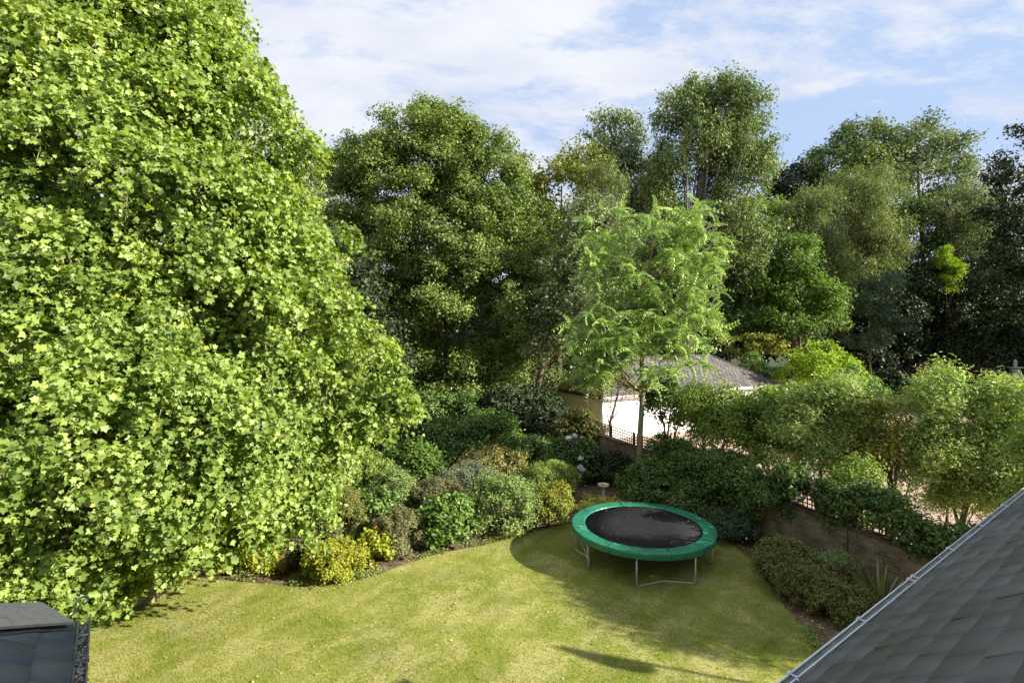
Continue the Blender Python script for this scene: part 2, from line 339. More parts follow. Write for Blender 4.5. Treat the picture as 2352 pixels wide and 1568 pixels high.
def lumps_of(rng, ells, lump, dens=1.0, inner=.25):
    """ells: list of (center(3), radii(3)); returns lump centres and their radii, outward dirs"""
    C, Rr, D = [], [], []
    for k, (c, r) in enumerate(ells):
        c, r = np.array(c, float), np.array(r, float)
        rm = (r[0] * r[1] * r[2]) ** (1 / 3)
        n = max(5, int(dens * 9.0 * (rm / lump) ** 2 * .42))
        d = unit(rng.normal(size=(n, 3))); d[:, 2] = np.where(d[:, 2] < -.45, -d[:, 2], d[:, 2])
        f = np.where(rng.random(n) < inner, rng.uniform(.2, .6, n), rng.uniform(.72, .93, n))
        p = c + d * r * f[:, None]
        ok = np.ones(n, bool)
        for j, (c2, r2) in enumerate(ells):
            if j != k: ok &= ~(np.sum(((p - np.array(c2)) / (np.array(r2) * .62)) ** 2, 1) < 1)
        p, d = p[ok], d[ok]
        C.append(p); D.append(d); Rr.append(lump * rng.uniform(.5, 1.3, len(p)))
    return np.concatenate(C), np.concatenate(Rr), np.concatenate(D)

def foliage(rng, ells, L, cov, lump, templ=DIAMOND, weep=0.0, squash=.75, inner=.25, sprays=.22, dens=1.25, tintbias=.22, face=.55, up=.4):
    C, Rr, D = lumps_of(rng, ells, lump, dens, inner)
    T, TF = templ
    la = {id(LOBED): .62, id(NARROW): .15, id(ROUND): .5, id(FROND): .16}.get(id(templ), .3) * L * L
    area = sum(math.pi * r[0] * r[2] for c, r in ells) * .8
    ntot = int(cov * area / (la * .5))
    w = Rr ** 2; w = w / w.sum()
    idx = rng.choice(len(C), ntot, p=w)
    c, r, dl = C[idx], Rr[idx], D[idx]
    d = unit(rng.normal(size=(ntot, 3)) + dl * .75 + np.array([0, 0, .25]))
    rad = r * np.abs(rng.normal(size=ntot) * .34 + .78)
    sp = rng.random(ntot) < sprays
    nsp = 5
    sd = unit(rng.normal(size=(len(C), nsp, 3)) + D[:, None, :] * 1.6 + np.array([0, 0, up]))
    if weep: sd[..., 2] -= .5
    pick = rng.integers(0, nsp, ntot)
    d = np.where(sp[:, None], unit(sd[idx, pick] + rng.normal(size=(ntot, 3)) * .13), d)
    rad = np.where(sp, r * rng.uniform(.6, 1.7, ntot), rad)
    pos = c + d * rad[:, None] * np.array([1, 1, squash])
    if weep:
        m = rng.random(ntot) < weep
        key = rng.integers(0, 22, ntot)
        ang = (key / 22.) * 2 * math.pi + idx * 1.7
        rr = r * (.55 + .5 * ((key * 7919 + idx * 31) % 97) / 97.)
        drop = rng.random(ntot) * (1.3 + 1.6 * ((key * 31 + idx * 17) % 53) / 53.) * r
        ps = c + np.stack([np.cos(ang) * rr, np.sin(ang) * rr, -drop + .3 * r], 1) + rng.normal(size=(ntot, 3)) * L * .35
        pos = np.where(m[:, None], ps, pos)
    out = unit(pos - c)
    nrm = out * face + np.array([0, 0, .45]) + rng.normal(size=(ntot, 3)) * .55
    along = None
    if weep: along = rng.normal(size=(ntot, 3)) * .5 + np.array([0, 0, -1.])
    ltint = rng.normal(size=len(C)) * tintbias
    tint = np.clip(.45 + ltint[idx] + rng.normal(size=ntot) * .2, 0, .9)
    acc = rng.random(ntot) < .03; tint = np.where(acc, 1.0, tint)
    size = L * rng.uniform(.7, 1.3, ntot)
    # nothing grows below the ground
    k = pos[:, 2] > .05
    return leaf_arrays(rng, pos[k], nrm[k], size[k], templ, along[k] if along is not None else None, tint=tint[k]), C, Rr

def tube_np(pts, rs, seg=6):
    pts = np.asarray(pts, float); n = len(pts); V = []
    for i in range(n):
        d = unit(pts[min(i + 1, n - 1)] - pts[max(i - 1, 0)]); up = np.array([0, 0, 1.]) if abs(d[2]) < .9 else np.array([1., 0, 0])
        x = unit(np.cross(d, up)); y = np.cross(x, d)
        for j in range(seg):
            a = 2 * math.pi * j / seg; V.append(pts[i] + (x * math.cos(a) + y * math.sin(a)) * rs[i])
    Fq = [(i * seg + j, i * seg + (j + 1) % seg, (i + 1) * seg + (j + 1) % seg, (i + 1) * seg + j) for i in range(n - 1) for j in range(seg)]
    return np.array(V), np.array(Fq), np.zeros(len(Fq))
def limbs(rng, trunk_pts, trunk_r, C, nl, rl=.2, twist=.12):
    parts = []
    tp = np.asarray(trunk_pts, float); n = len(tp)
    rs = np.linspace(trunk_r, trunk_r * .30, n); rs[0] *= 1.25
    # smooth the trunk
    fine = []
    for i in range(n - 1):
        for q in range(4):
            fine.append(tp[i] + (tp[i + 1] - tp[i]) * q / 4)
    fine.append(tp[-1]); fine = np.array(fine)
    fine[1:-1] += rng.normal(size=(len(fine) - 2, 3)) * trunk_r * .12
    parts.append(tube_np(fine, np.interp(np.linspace(0, 1, len(fine)), np.linspace(0, 1, n), rs), 9))
    if nl and len(C):
        sel = rng.choice(len(C), min(nl, len(C)), replace=False)
        for s in sel:
            c = C[s]
            hz = np.clip((c[2] - tp[0][2]) * rng.uniform(.35, .8) + tp[0][2], tp[min(1, n - 1)][2] * .6, tp[-1][2])
            j = int(np.argmin(abs(fine[:, 2] - hz))); a = fine[j]
            ra = min(trunk_r * rl, trunk_r * (1 - .7 * j / len(fine)) * .6) * rng.uniform(.5, 1)
            ln = np.linalg.norm(c - a)
            mid = a + (c - a) * .5 + np.array([0, 0, -.06 * ln]) + rng.normal(size=3) * twist * ln
            t = np.linspace(0, 1, 7)[:, None]
            pl = (1 - t) ** 2 * a + 2 * t * (1 - t) * mid + t * t * c
            parts.append(tube_np(pl, np.linspace(ra, ra * .25, 7), 5))
    return join_arrays(parts)

SEED = [11]
def E(u, v, ru, rv, Y, dy=0, dr=None):
    """ellipsoid whose outline at distance Y spans the given size in photograph pixels"""
    c = P(u, v, Y + dy); k = (Y + dy) / F0
    return ((c.x, c.y, c.z), (ru * k, (dr if dr else (ru + rv) * .5 * k), rv * k))
def tree(name, label, cat, Y, base_u, ells, mat, L, cov=3.2, lump=None, bark='bark', tr=.3, nl=26, group=None, templ=DIAMOND, weep=0, trunk=None, **kw):
    SEED[0] += 1; rng = np.random.default_rng(SEED[0])
    es = [E(*e[:4], Y, *e[4:]) for e in ells]
    bx = (base_u - U0) / F0 * Y
    root = empty(name, (bx, Y, 0), label, cat, group)
    lump = lump or .11 * max(e[1][0] for e in es) + .5
    (V, Fc, T), C, Rr = foliage(rng, es, L, cov, lump, templ, weep, **kw)
    link('crown', np_mesh('crown', V, Fc, 3, T), mat, root)
    if trunk is None:
        top = es[0][0]; trunk = [(bx, Y, -.05), (bx + (top[0] - bx) * .35, Y, top[2] * .45), (top[0], top[1], top[2] + es[0][1][2] * .3)]
    else: trunk = [(bx, Y, -.05)] + [tuple(P(a, b, Y)) for a, b in trunk]
    V, Fc, T = limbs(rng, trunk, tr, C, nl)
    link('trunk', np_mesh('trunk', V, Fc, 4, smooth=True), M[bark], root)
    return root

def shrub(name, label, u0, u1, v0, Y, mat, L=.09, cov=5, cat='shrub', group='shrubs of the planted border', lump=None, templ=DIAMOND, hmin=.05, depth=None, stems=8, flowers=None, weep=0, part='foliage', zlow=None, **kw):
    SEED[0] += 1; rng = np.random.default_rng(SEED[0])
    c = P((u0 + u1) / 2, v0, Y); rx = (u1 - u0) / 2 * Y / F0 * 1.22; top = c.z
    zb = hmin if zlow is None else zlow
    rz = (top - zb) * .62; cz = top - rz
    e = [((c.x, Y, cz), (rx * .92, (depth or rx) * .92, rz))]
    # three sub-mounds break up the outline
    for k in range(3):
        a = rng.uniform(0, 2 * math.pi); q = rng.uniform(.45, .62)
        e.append(((c.x + math.cos(a) * rx * .42, Y + math.sin(a) * (depth or rx) * .42, zb + (top - zb) * rng.uniform(.35, .62)), (rx * q, (depth or rx) * q, (top - zb) * .38)))
    root = empty(name, (c.x, Y, 0), label, cat, group)
    lump = lump or max(.12, min(.32, rx * .28))
    (V, Fc, T), C, Rr = foliage(rng, e, L, cov, lump, templ, weep, **dict(dict(squash=.9, sprays=.26, dens=1.3, up=.8), **kw))
    link(part, np_mesh(part, V, Fc, 3, T), mat, root)
    pts = []
    st = []
    for k in range(stems):
        cc_ = C[rng.integers(len(C))]; b0 = np.array([c.x + rng.normal() * rx * .12, Y + rng.normal() * rx * .12, -.03])
        st.append(tube_np([b0, (b0 + cc_) / 2 + rng.normal(size=3) * .05, cc_], [.022, .016, .008], 5))
    if st:
        V, Fc, T = join_arrays(st); link('stems', np_mesh('stems', V, Fc, 4, smooth=True), M['stem'], root)
    if flowers:
        fm, nf, fs = flowers
        for k in range(nf):
            d = unit(rng.normal(size=3) + np.array([0, -.6, .7])); cc_, r_ = e[0]
            p = np.array(cc_) + d * np.array(r_) * 1.10 + np.array([0, 0, .03])
            q = unit(rng.normal(size=(60, 3))); pp = p + q * fs * rng.uniform(.6, 1, (60, 1)) * np.array([1, 1, .7])
            v, f, t = leaf_arrays(rng, pp, q, fs * .55, ROUND)
            link('flower_head', np_mesh('flower_head', v, f, 3, t), fm, root)
    return root

# ------------------------------------------------------------------ the ground
def sheet(name, pts, z, mat, kind='structure', sub=None):
    b = MB(); b.poly([(x, y, z) for x, y in pts]); o = b.build(name, mat); tag(o, kind=kind)
    if sub: tag(o, sub)
    return o
def smooth_poly(pts, n=6, jit=0.0, seed=1):
    rg = random.Random(seed); out = []; m = len(pts)
    for i in range(m):
        p0, p1, p2, p3 = [Vector((*pts[(i + k - 1) % m][:2],)) for k in range(4)]
        for q in range(n):
            t = q / n
            v = .5 * ((2 * p1) + (p2 - p0) * t + (2 * p0 - 5 * p1 + 4 * p2 - p3) * t * t + (3 * p1 - p0 - 3 * p2 + p3) * t ** 3)
            out.append((v.x + rg.uniform(-jit, jit), v.y + rg.uniform(-jit, jit)))
    return out
sheet('ground', [(-400, -60), (400, -60), (400, 700), (-400, 700)], 0, M['ground'])
WA, WB = Vector((3.9, 25.6)), Vector((12.1, 3.8))           # line of the garden wall
WD = (WB - WA).normalized(); WN = Vector((-WD.y, WD.x)) if Vector((-WD.y, WD.x)).x > 0 else Vector((WD.y, -WD.x))
sheet('driveway', [tuple(WA + WN * .25), tuple(WB + WN * .25), (40, 3), (46, 20), (34, 38), (24, 44), (4.0, 31)], .006, M['drive'])
sheet('garden_bed', [(-18, 2), tuple(WB - WN * .1), tuple(WA - WN * .1), (3.6, 29), (-6, 31), (-18, 26)], .006, M['soil'])
lp = [(340, 1314), (420, 1322), (520, 1334), (620, 1342), (710, 1349), (800, 1338), (862, 1322), (930, 1297), (1010, 1272), (1110, 1252), (1200, 1228), (1290, 1207), (1400, 1196), (1520, 1196), (1630, 1218), (1700, 1262), (1757, 1330), (1800, 1392), (1865, 1460), (1912, 1520)]
lawn_pts = [tuple(G(u, v)[:2]) for u, v in lp] + [(7.4, 8.2), (8.2, 6.5), (8.2, 1), (-13, 1), (-13, 9), (-11, 12.5), (-8.7, 13.8)]
lawn_poly = smooth_poly(lawn_pts, 10, .022)
sheet('lawn', lawn_poly, .014, M['lawn'])
far_lawn = sheet('far_lawn', [(30, 46), (75, 44), (80, 66), (30, 70)], .006, M['lawn'])

# short grass blades on the lawn
def inside(px, py, poly):
    ins = np.zeros(len(px), bool); n = len(poly); j = n - 1
    for i in range(n):
        xi, yi = poly[i]; xj, yj = poly[j]
        c = ((yi > py) != (yj > py)) & (px < (xj - xi) * (py - yi) / (yj - yi + 1e-12) + xi)
        ins ^= c; j = i
    return ins
rng = np.random.default_rng(5)
ng = 260000
gx, gy = rng.uniform(-9, 8, ng), rng.uniform(8.2, 18.5, ng)
k = inside(gx, gy, lawn_poly) & (rng.random(ng) < np.clip(1.5 - (gy - 8) * .06, .2, 1)); gx, gy = gx[k], gy[k]; ng = len(gx)
up = np.stack([rng.normal(size=ng) * .55, rng.normal(size=ng) * .55, np.ones(ng)], 1); up = unit(up)
sd = unit(np.cross(up, rng.normal(size=(ng, 3)))); h = rng.uniform(.018, .05, ng)[:, None]
b0 = np.stack([gx, gy, np.full(ng, .014)], 1)
V = np.stack([b0 - sd * .005, b0 + sd * .005, b0 + up * h], 1).reshape(-1, 3)
patch = np.sin(gx * 1.3 + 2 * np.sin(gy * .7)) * .16 + np.sin(gy * 1.9 + gx * .6) * .12
grass_m = leafmat('grass', (.11, .16, .012), (.22, .255, .040), (.39, .39, .11), trans=.3, rough=.7, spec=.2)
g = link('grass', np_mesh('grass', V, np.arange(ng * 3).reshape(-1, 3), 3, np.clip(.5 + patch + rng.normal(size=ng) * .22, 0, .9)), grass_m)
tag(g, 'short dry summer grass blades of the garden lawn', 'grass', kind='stuff')

# fallen leaves
n = 220
fx = np.concatenate([rng.uniform(-8, -1, n - 90), rng.uniform(-1, 5, 90)]); fy = np.concatenate([rng.uniform(8.4, 14, n - 90), rng.uniform(9, 15, 90)])
k = inside(fx, fy, lawn_poly); fx, fy = fx[k], fy[k]
fn = np.stack([rng.normal(size=len(fx)) * .35, rng.normal(size=len(fx)) * .35, np.ones(len(fx))], 1)
v, f, t = leaf_arrays(rng, np.stack([fx, fy, np.full(len(fx), .035)], 1), fn, rng.uniform(.025, .065, len(fx)), ROUND)
lm_fallen = leafmat('fallen', (.16, .19, .02), (.34, .36, .05), (.50, .46, .12), trans=.2)
tag(link('fallen_leaves', np_mesh('fallen_leaves', v, f, 3, t), lm_fallen), 'small pale fallen leaves scattered over the lawn below the plane tree', 'leaves', kind='stuff')

# ------------------------------------------------------------------ big plane tree at the left
LM_plane = leafmat('plane', (.055, .115, .010), (.145, .235, .020), (.38, .49, .12), trans=.42, tcol=(1.5, 1.4, .45), rough=.5, spec=.5, accent=(.42, .42, .06))
rng = np.random.default_rng(77)
AX = np.array([-9.0, 12.6])
prof = [(1.0, 3.0), (1.6, 4.4), (2.4, 5.0), (3.3, 5.2), (4.2, 5.65), (5.0, 5.5), (6.2, 4.95), (7.6, 4.6), (9.0, 4.25), (10.2, 3.85), (11.4, 3.65), (12.4, 2.85), (13.6, 2.3), (15.0, 1.9), (17, 1.4), (18.4, .5)]
pz, pr_ = np.array([p[0] for p in prof]), np.array([p[1] for p in prof])
Cl, Rl, Dl = [], [], []
nl = 1150
zz = rng.uniform(1.7, 18.0, nl * 3); keep = rng.random(nl * 3) < np.interp(zz, pz, pr_) / 6.5; zz = zz[keep][:nl]; nl = len(zz)
an = rng.uniform(0, 2 * math.pi, nl)
# the side that looks at the camera and the right side matter most
w = .5 + .5 * np.cos(an - R(-48)); an = np.where(rng.random(nl) < .35 + w, an, R(-48) + rng.normal(size=nl) * .9)
rad = np.interp(zz, pz, pr_) * (1 - .30 * np.clip((4.3 - zz) / 2.5, 0, 1) * np.clip(np.cos(an - R(5)), 0, 1)) * (1 + .08 * np.sin(an * 5 + zz * 1.3) + .07 * np.sin(zz * 3.1 + an * 3) + .05 * np.sin(an * 13 + zz * 2.2) + rng.normal(size=nl) * .055)
inr = rng.random(nl) < .30
lr = rng.uniform(.25, .85, nl)
rr = np.where(inr, rad * rng.uniform(.35, .8, nl), rad - lr * .75)
Cp = np.stack([AX[0] + np.cos(an) * rr, AX[1] + np.sin(an) * rr, zz], 1)
Dp = unit(np.stack([np.cos(an), np.sin(an), np.full(nl, .25)], 1))
# a few named limbs that reach out further, as in the photograph
ext = [(905, 905, 11.6, .45), (850, 930, 11.6, .55), (880, 800, 11.8, .35), (820, 965, 11.4, .5), (930, 935, 11.7, .3), (895, 850, 11.7, .35), (790, 545, 11.9, .35), (690, 1150, 11.3, .6), (700, 1080, 11.3, .6), (600, 1200, 10.8, .5), (430, 1285, 9.9, .35), (350, 1255, 9.6, .5), (240, 1370, 8.5, .35), (160, 1330, 8.3, .5), (100, 1290, 8.0, .6), (300, 1190, 9.0, .6), (520, 1255, 10.5, .35), (600, 155, 12, .22), (603, 190, 12, .22), (770, 1010, 11.2, .5), (60, 1350, 7.6, .4), (120, 1375, 7.9, .3), (345, 1300, 11.2, .55), (305, 1335, 10.8, .5), (385, 1285, 11.0, .45), (270, 1360, 10.2, .45), (330, 1360, 11.0, .4)]
Ce = np.array([tuple(P(u, v, y)) for u, v, y, r in ext]); Re = np.array([e[3] for e in ext]); De = unit(Ce - np.array([AX[0], AX[1], 0]) * 1.0 - np.stack([np.zeros(len(Ce)), np.zeros(len(Ce)), Ce[:, 2]], 1))
Cp = np.concatenate([Cp, Ce]); lr = np.concatenate([lr, Re]); Dp = np.concatenate([Dp, De])
ntot = 330000
# only lumps that can be seen from around the camera or shade what is seen get many leaves
vis = np.clip(.35 + .65 * (-(Dp[:, 0] * -.55 + Dp[:, 1] * .83)), .12, 1.0)
off = (Cp[:, 0] / Cp[:, 1] < -1.35); vis = np.where(off, vis * .25, vis)
w = lr ** 2 * vis; w = np.where(np.arange(len(w)) >= nl, lr ** 2 * 1.7, w); w /= w.sum()
idx = rng.choice(len(Cp), ntot, p=w); c, r, dl = Cp[idx], lr[idx], Dp[idx]
# leaves grow on shoots that radiate and droop from every lump
nsh = 26
sdv = unit(rng.normal(size=(len(Cp), nsh, 3)) + Dp[:, None, :] * 1.0 + np.array([0, 0, .25]))
sh = rng.integers(0, nsh, ntot); sdir = sdv[idx, sh]; tpos = rng.uniform(.25, 1.25, ntot)
pos = c + sdir * (r * tpos)[:, None] + np.array([0, 0, -1.]) * (r * .28 * tpos ** 2)[:, None] + rng.normal(size=(ntot, 3)) * .055
nrm = dl * .35 + np.array([0, 0, .5]) + rng.normal(size=(ntot, 3)) * .8 + sdir * .2
along = sdir * .6 + dl * .3 + np.array([0, 0, -.55]) + rng.normal(size=(ntot, 3)) * .55
lt = rng.normal(size=len(Cp)) * .13
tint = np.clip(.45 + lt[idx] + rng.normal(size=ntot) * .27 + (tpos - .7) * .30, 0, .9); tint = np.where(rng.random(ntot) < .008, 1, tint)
zmin = 1.75 - .95 * np.clip(-6.7 - pos[:, 0], 0, 1) + .35 * np.sin(pos[:, 0] * 2.1 + pos[:, 1]) + .2 * np.sin(pos[:, 0] * 5.3) + rng.uniform(-.12, .12, ntot)
k = (pos[:, 2] > zmin)
size = rng.uniform(.04, .12, ntot)
plane = empty('plane_tree', (AX[0], AX[1], 0), 'huge bright green plane tree with lobed glossy leaves filling the left of the garden', 'tree')
V, Fc, T = leaf_arrays(rng, pos[k], nrm[k], size[k], LOBED, along[k], tint=tint[k])
link('crown', np_mesh('crown', V, Fc, 3, T), LM_plane, plane)
V, Fc, T = limbs(rng, [(AX[0], AX[1], -.1), (AX[0] + .1, AX[1], 4), (AX[0] - .1, AX[1] + .2, 9), (AX[0], AX[1], 16.5)], .42, Cp, 330, rl=.22, twist=.07)
tw = []
for s in rng.choice(len(Cp), 900, replace=False):
    for q in range(5):
        d = sdv[s, q]; t_ = np.linspace(0, 1.1, 5)[:, None]
        pl = Cp[s] + d * lr[s] * t_ + np.array([0, 0, -1.]) * lr[s] * .28 * t_ ** 2
        tw.append(tube_np(pl, np.linspace(.013, .005, 5), 4))
V, Fc, T = join_arrays([(V, Fc, T)] + tw)
link('trunk', np_mesh('trunk', V, Fc, 4, smooth=True), M['bark_plane'], plane)

# ------------------------------------------------------------------ leaf colours of the background trees
LM = dict(
    oak=leafmat('oak', (.040, .068, .010), (.082, .120, .020), (.145, .185, .042), trans=.28, accent=(.22, .17, .04)),
    poplar=leafmat('poplar', (.050, .078, .018), (.095, .135, .035), (.165, .20, .07), trans=.25, rough=.6, spec=.35),
    poplar_grey=leafmat('poplar_grey', (.060, .085, .035), (.115, .150, .065), (.20, .235, .13), trans=.25, rough=.58, spec=.35),
    yellowgreen=leafmat('yellowgreen', (.065, .085, .012), (.125, .145, .022), (.20, .21, .04), trans=.3),
    birch=leafmat('birch', (.068, .092, .022), (.125, .152, .045), (.20, .235, .09), trans=.3),
    willow=leafmat('willow', (.065, .090, .030), (.125, .150, .055), (.20, .225, .11), trans=.25),
    maple=leafmat('maple', (.042, .088, .010), (.088, .155, .018), (.155, .24, .038), trans=.35, rough=.58, spec=.35),
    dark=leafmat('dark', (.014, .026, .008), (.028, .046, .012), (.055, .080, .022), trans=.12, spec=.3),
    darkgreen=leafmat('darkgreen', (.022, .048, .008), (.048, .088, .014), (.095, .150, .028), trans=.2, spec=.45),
    pine=leafmat('pine', (.030, .060, .025), (.060, .105, .045), (.11, .17, .08), trans=.15),
    ailanthus=leafmat('ailanthus', (.070, .115, .022), (.135, .200, .046), (.26, .34, .12), trans=.3, tcol=(1.35, 1.4, .7), rough=.55, spec=.4),
    lime=leafmat('lime', (.13, .20, .010), (.22, .32, .018), (.33, .43, .04), trans=.4),
    silver=leafmat('silver', (.050, .090, .012), (.110, .158, .028), (.235, .27, .09), trans=.25, rough=.58, spec=.35),
    hedge=leafmat('hedge', (.055, .095, .012), (.105, .155, .022), (.175, .225, .045), trans=.3, rough=.58, spec=.35),
    hedge_yellow=leafmat('hedge_yellow', (.10, .12, .012), (.19, .20, .022), (.32, .30, .05), trans=.35, accent=(.5, .28, .04)),
    gold=leafmat('gold', (.14, .17, .010), (.27, .30, .016), (.42, .43, .05), trans=.3, accent=(.45, .22, .06)),
    golden_euonymus=leafmat('golden_euonymus', (.22, .22, .02), (.46, .42, .05), (.68, .60, .16), trans=.2),
    purple=leafmat('purple', (.065, .062, .022), (.115, .112, .04), (.18, .175, .07), trans=.2, accent=(.10, .15, .03)),
    glossy=leafmat('glossy', (.055, .115, .016), (.105, .190, .026), (.18, .28, .05), trans=.28, rough=.45, spec=.45),
    greygreen=leafmat('greygreen', (.052, .085, .016), (.105, .150, .034), (.18, .23, .07), trans=.2),
    silvershrub=leafmat('silvershrub', (.09, .115, .05), (.17, .20, .10), (.28, .31, .19), trans=.15),
    olive=leafmat('olive', (.06, .085, .010), (.13, .155, .018), (.25, .25, .03), trans=.3, accent=(.4, .2, .02)),
    pieris=leafmat('pieris', (.055, .090, .016), (.12, .155, .03), (.22, .20, .05), trans=.25, accent=(.38, .10, .03)),
    red=leafmat('red', (.06, .055, .018), (.12, .11, .03), (.14, .18, .04), trans=.25, accent=(.4, .1, .04)),
    spirea=leafmat('spirea', (.05, .08, .012), (.10, .135, .022), (.18, .165, .05), trans=.25, accent=(.34, .14, .08)),
    ivy=leafmat('ivy', (.028, .058, .009), (.058, .108, .016), (.11, .17, .032), trans=.25, spec=.4),  # climber leaves darkened: shade on their near side is put into the colour
    fern=leafmat('fern', (.12, .19, .05), (.19, .27, .09), (.28, .36, .14), trans=.3),
    midgreen=leafmat('midgreen', (.060, .100, .014), (.115, .165, .024), (.19, .235, .05), trans=.25, rough=.58, spec=.35),
    pinktip=leafmat('pinktip', (.075, .11, .02), (.15, .17, .035), (.27, .21, .08), trans=.25, accent=(.45, .2, .12)),
    straw=leafmat('straw', (.16, .14, .04), (.30, .25, .08), (.42, .34, .14), trans=.25),
    blade=leafmat('blade', (.09, .14, .03), (.17, .22, .06), (.30, .33, .12), trans=.2, rough=.35, spec=.5),
    flower_white=leafmat('flower_white', (.62, .64, .60), (.75, .76, .74), (.85, .85, .84), trans=.15, tcol=(1, 1, 1)),
    flower_blue=leafmat('flower_blue', (.16, .17, .50), (.25, .27, .65), (.36, .38, .75), trans=.15, tcol=(1, 1, 1)),
    flower_pink=leafmat('flower_pink', (.02, .03, .01), (.06, .02, .025), (.14, .03, .06), trans=.15, tcol=(1, 1, 1)),  # crimson darkened to stand for the shade over the azaleas
)
BG = 'tall trees behind the garden'
# central oak
tree('oak_tree', 'tall broad round-topped green tree in the middle, pale trunk showing low down', 'tree', 34, 1016,
     [(985, 345, 132, 98), (1095, 400, 108, 105), (880, 420, 105, 98), (812, 415, 50, 58), (1000, 530, 190, 150), (1140, 560, 130, 130), (860, 560, 105, 130), (1090, 700, 195, 150), (925, 700, 125, 135), (1190, 740, 105, 120), (1170, 850, 118, 110, 1), (925, 850, 110, 120, 1), (1060, 880, 140, 90, -1)],
     LM['oak'], .17, 4.8, lump=.8, tr=.36, nl=60, group=BG, trunk=[(1014, 880), (1012, 780), (1008, 560), (1000, 330)], bark='bark_pale')
tree('birch_tree', 'pale thin-leaved tree seen far off beside the plane tree', 'tree', 56, 722, [(724, 432, 42, 58), (716, 500, 55, 70), (700, 590, 60, 90)], LM['willow'], .30, 2.0, lump=1.1, tr=.2, nl=20, group=BG, bark='bark_poplar')
tree('holly_tree', 'dark holly-like tree in shade between plane tree and pale trunk', 'tree', 30, 880, [(880, 860, 70, 120), (840, 760, 55, 150), (930, 960, 90, 60)], LM['dark'], .2, 3.6, lump=.9, tr=.16, nl=10, group=BG)
tree('ash_tree', 'yellow-green bushy tree right of the tall middle tree', 'tree', 43, 1285, [(1290, 450, 62, 75), (1240, 470, 42, 55), (1335, 400, 45, 42), (1265, 560, 75, 110), (1300, 690, 80, 120)], LM['yellowgreen'], .27, 3.2, lump=1.1, tr=.22, nl=24, group=BG)
tree('weeping_birch', 'small light green weeping birch top with white stem, left of tall poplars', 'tree', 40, 1385, [(1385, 415, 44, 42), (1405, 490, 42, 45), (1370, 500, 42, 55), (1390, 620, 60, 100)], LM['birch'], .22, 2.8, lump=.75, bark='bark_birch', tr=.15, nl=16, group=BG, templ=NARROW, weep=.65, trunk=[(1388, 700), (1384, 540), (1385, 420)])
tree('willow_tree', 'grey-green willow behind the feather-leaved tree left side', 'tree', 31, 1205, [(1345, 560, 78, 88), (1320, 680, 75, 110), (1285, 790, 72, 90), (1370, 720, 70, 110)], LM['willow'], .19, 3.4, lump=.85, tr=.2, nl=24, group=BG)
tree('poplar_tree', 'shorter silvery poplar left of the tallest tree against the sky', 'tree', 52, 1495, [(1400, 305, 50, 48), (1425, 360, 62, 60), (1452, 430, 62, 60), (1395, 385, 40, 50), (1490, 420, 40, 75), (1485, 500, 66, 60)], LM['poplar_grey'], .30, 2.6, lump=1.1, bark='bark_poplar', tr=.35, nl=30, group=BG, weep=.15, trunk=[(1490, 560), (1455, 460), (1420, 350), (1400, 290)])
tree('poplar_tree', 'tallest poplar with open ragged crown rising against the sky behind the garage', 'tree', 46, 1580,
     [(1640, 238, 84, 58), (1558, 262, 48, 52), (1706, 292, 70, 75), (1610, 330, 100, 80), (1740, 375, 46, 52), (1690, 400, 70, 72), (1545, 395, 55, 62), (1655, 490, 62, 62), (1700, 560, 55, 90), (1525, 480, 42, 50)],
     LM['poplar'], .24, 3.2, lump=.85, bark='bark_poplar', tr=.66, nl=46, group=BG, sprays=.36, squash=1.05, weep=.35, trunk=[(1582, 640), (1586, 540), (1604, 450), (1630, 330), (1642, 230)])
tree('yew_tree', 'dark yew mass between the two poplars low down', 'tree', 53, 1500, [(1500, 540, 80, 85), (1470, 640, 80, 120), (1560, 640, 70, 120)], LM['darkgreen'], .28, 3.0, lump=1.2, tr=.25, nl=10, group=BG)
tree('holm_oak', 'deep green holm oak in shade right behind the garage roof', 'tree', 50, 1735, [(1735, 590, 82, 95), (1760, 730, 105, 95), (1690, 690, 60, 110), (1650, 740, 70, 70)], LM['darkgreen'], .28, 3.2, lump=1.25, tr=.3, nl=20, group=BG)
tree('hornbeam_tree', 'mid green rounded tree top just right of the tallest poplar', 'tree', 54, 1745, [(1745, 505, 64, 55), (1800, 545, 50, 60)], LM['hedge'], .28, 2.8, lump=1.1, tr=.25, nl=14, group=BG)
tree('pine_tree', 'blackish pine crown left of the twin poplars at the right', 'tree', 68, 1830, [(1832, 425, 50, 36), (1800, 465, 42, 38), (1850, 470, 60, 50)], LM['dark'], .34, 3.0, lump=1.3, tr=.25, nl=10, group=BG)
tree('poplar_tree', 'left one of the twin poplars at the upper right, densely leaved', 'tree', 66, 1950, [(1985, 325, 52, 42), (1940, 365, 68, 55), (1900, 385, 34, 38), (2000, 390, 62, 60), (1930, 430, 60, 60)], LM['poplar'], .36, 2.7, lump=1.4, bark='bark_poplar', tr=.35, nl=26, group=BG)
tree('poplar_tree', 'right one of the twin poplars, open crown leaning towards the dark tree', 'tree', 66, 2130, [(2105, 335, 65, 52), (2155, 365, 66, 55), (2190, 420, 56, 52), (2100, 400, 70, 60), (2215, 470, 50, 50)], LM['poplar_grey'], .36, 2.2, lump=1.4, bark='bark_poplar', tr=.35, nl=34, group=BG)
tree('willow_tree', 'yellowish willow in front of the twin poplars', 'tree', 58, 1960, [(1975, 440, 62, 50), (2025, 420, 40, 38), (1910, 480, 50, 42), (1990, 510, 80, 60), (1970, 600, 90, 80)], LM['birch'], .28, 3.0, lump=1.2, tr=.25, nl=20, group=BG, templ=NARROW, weep=.4)
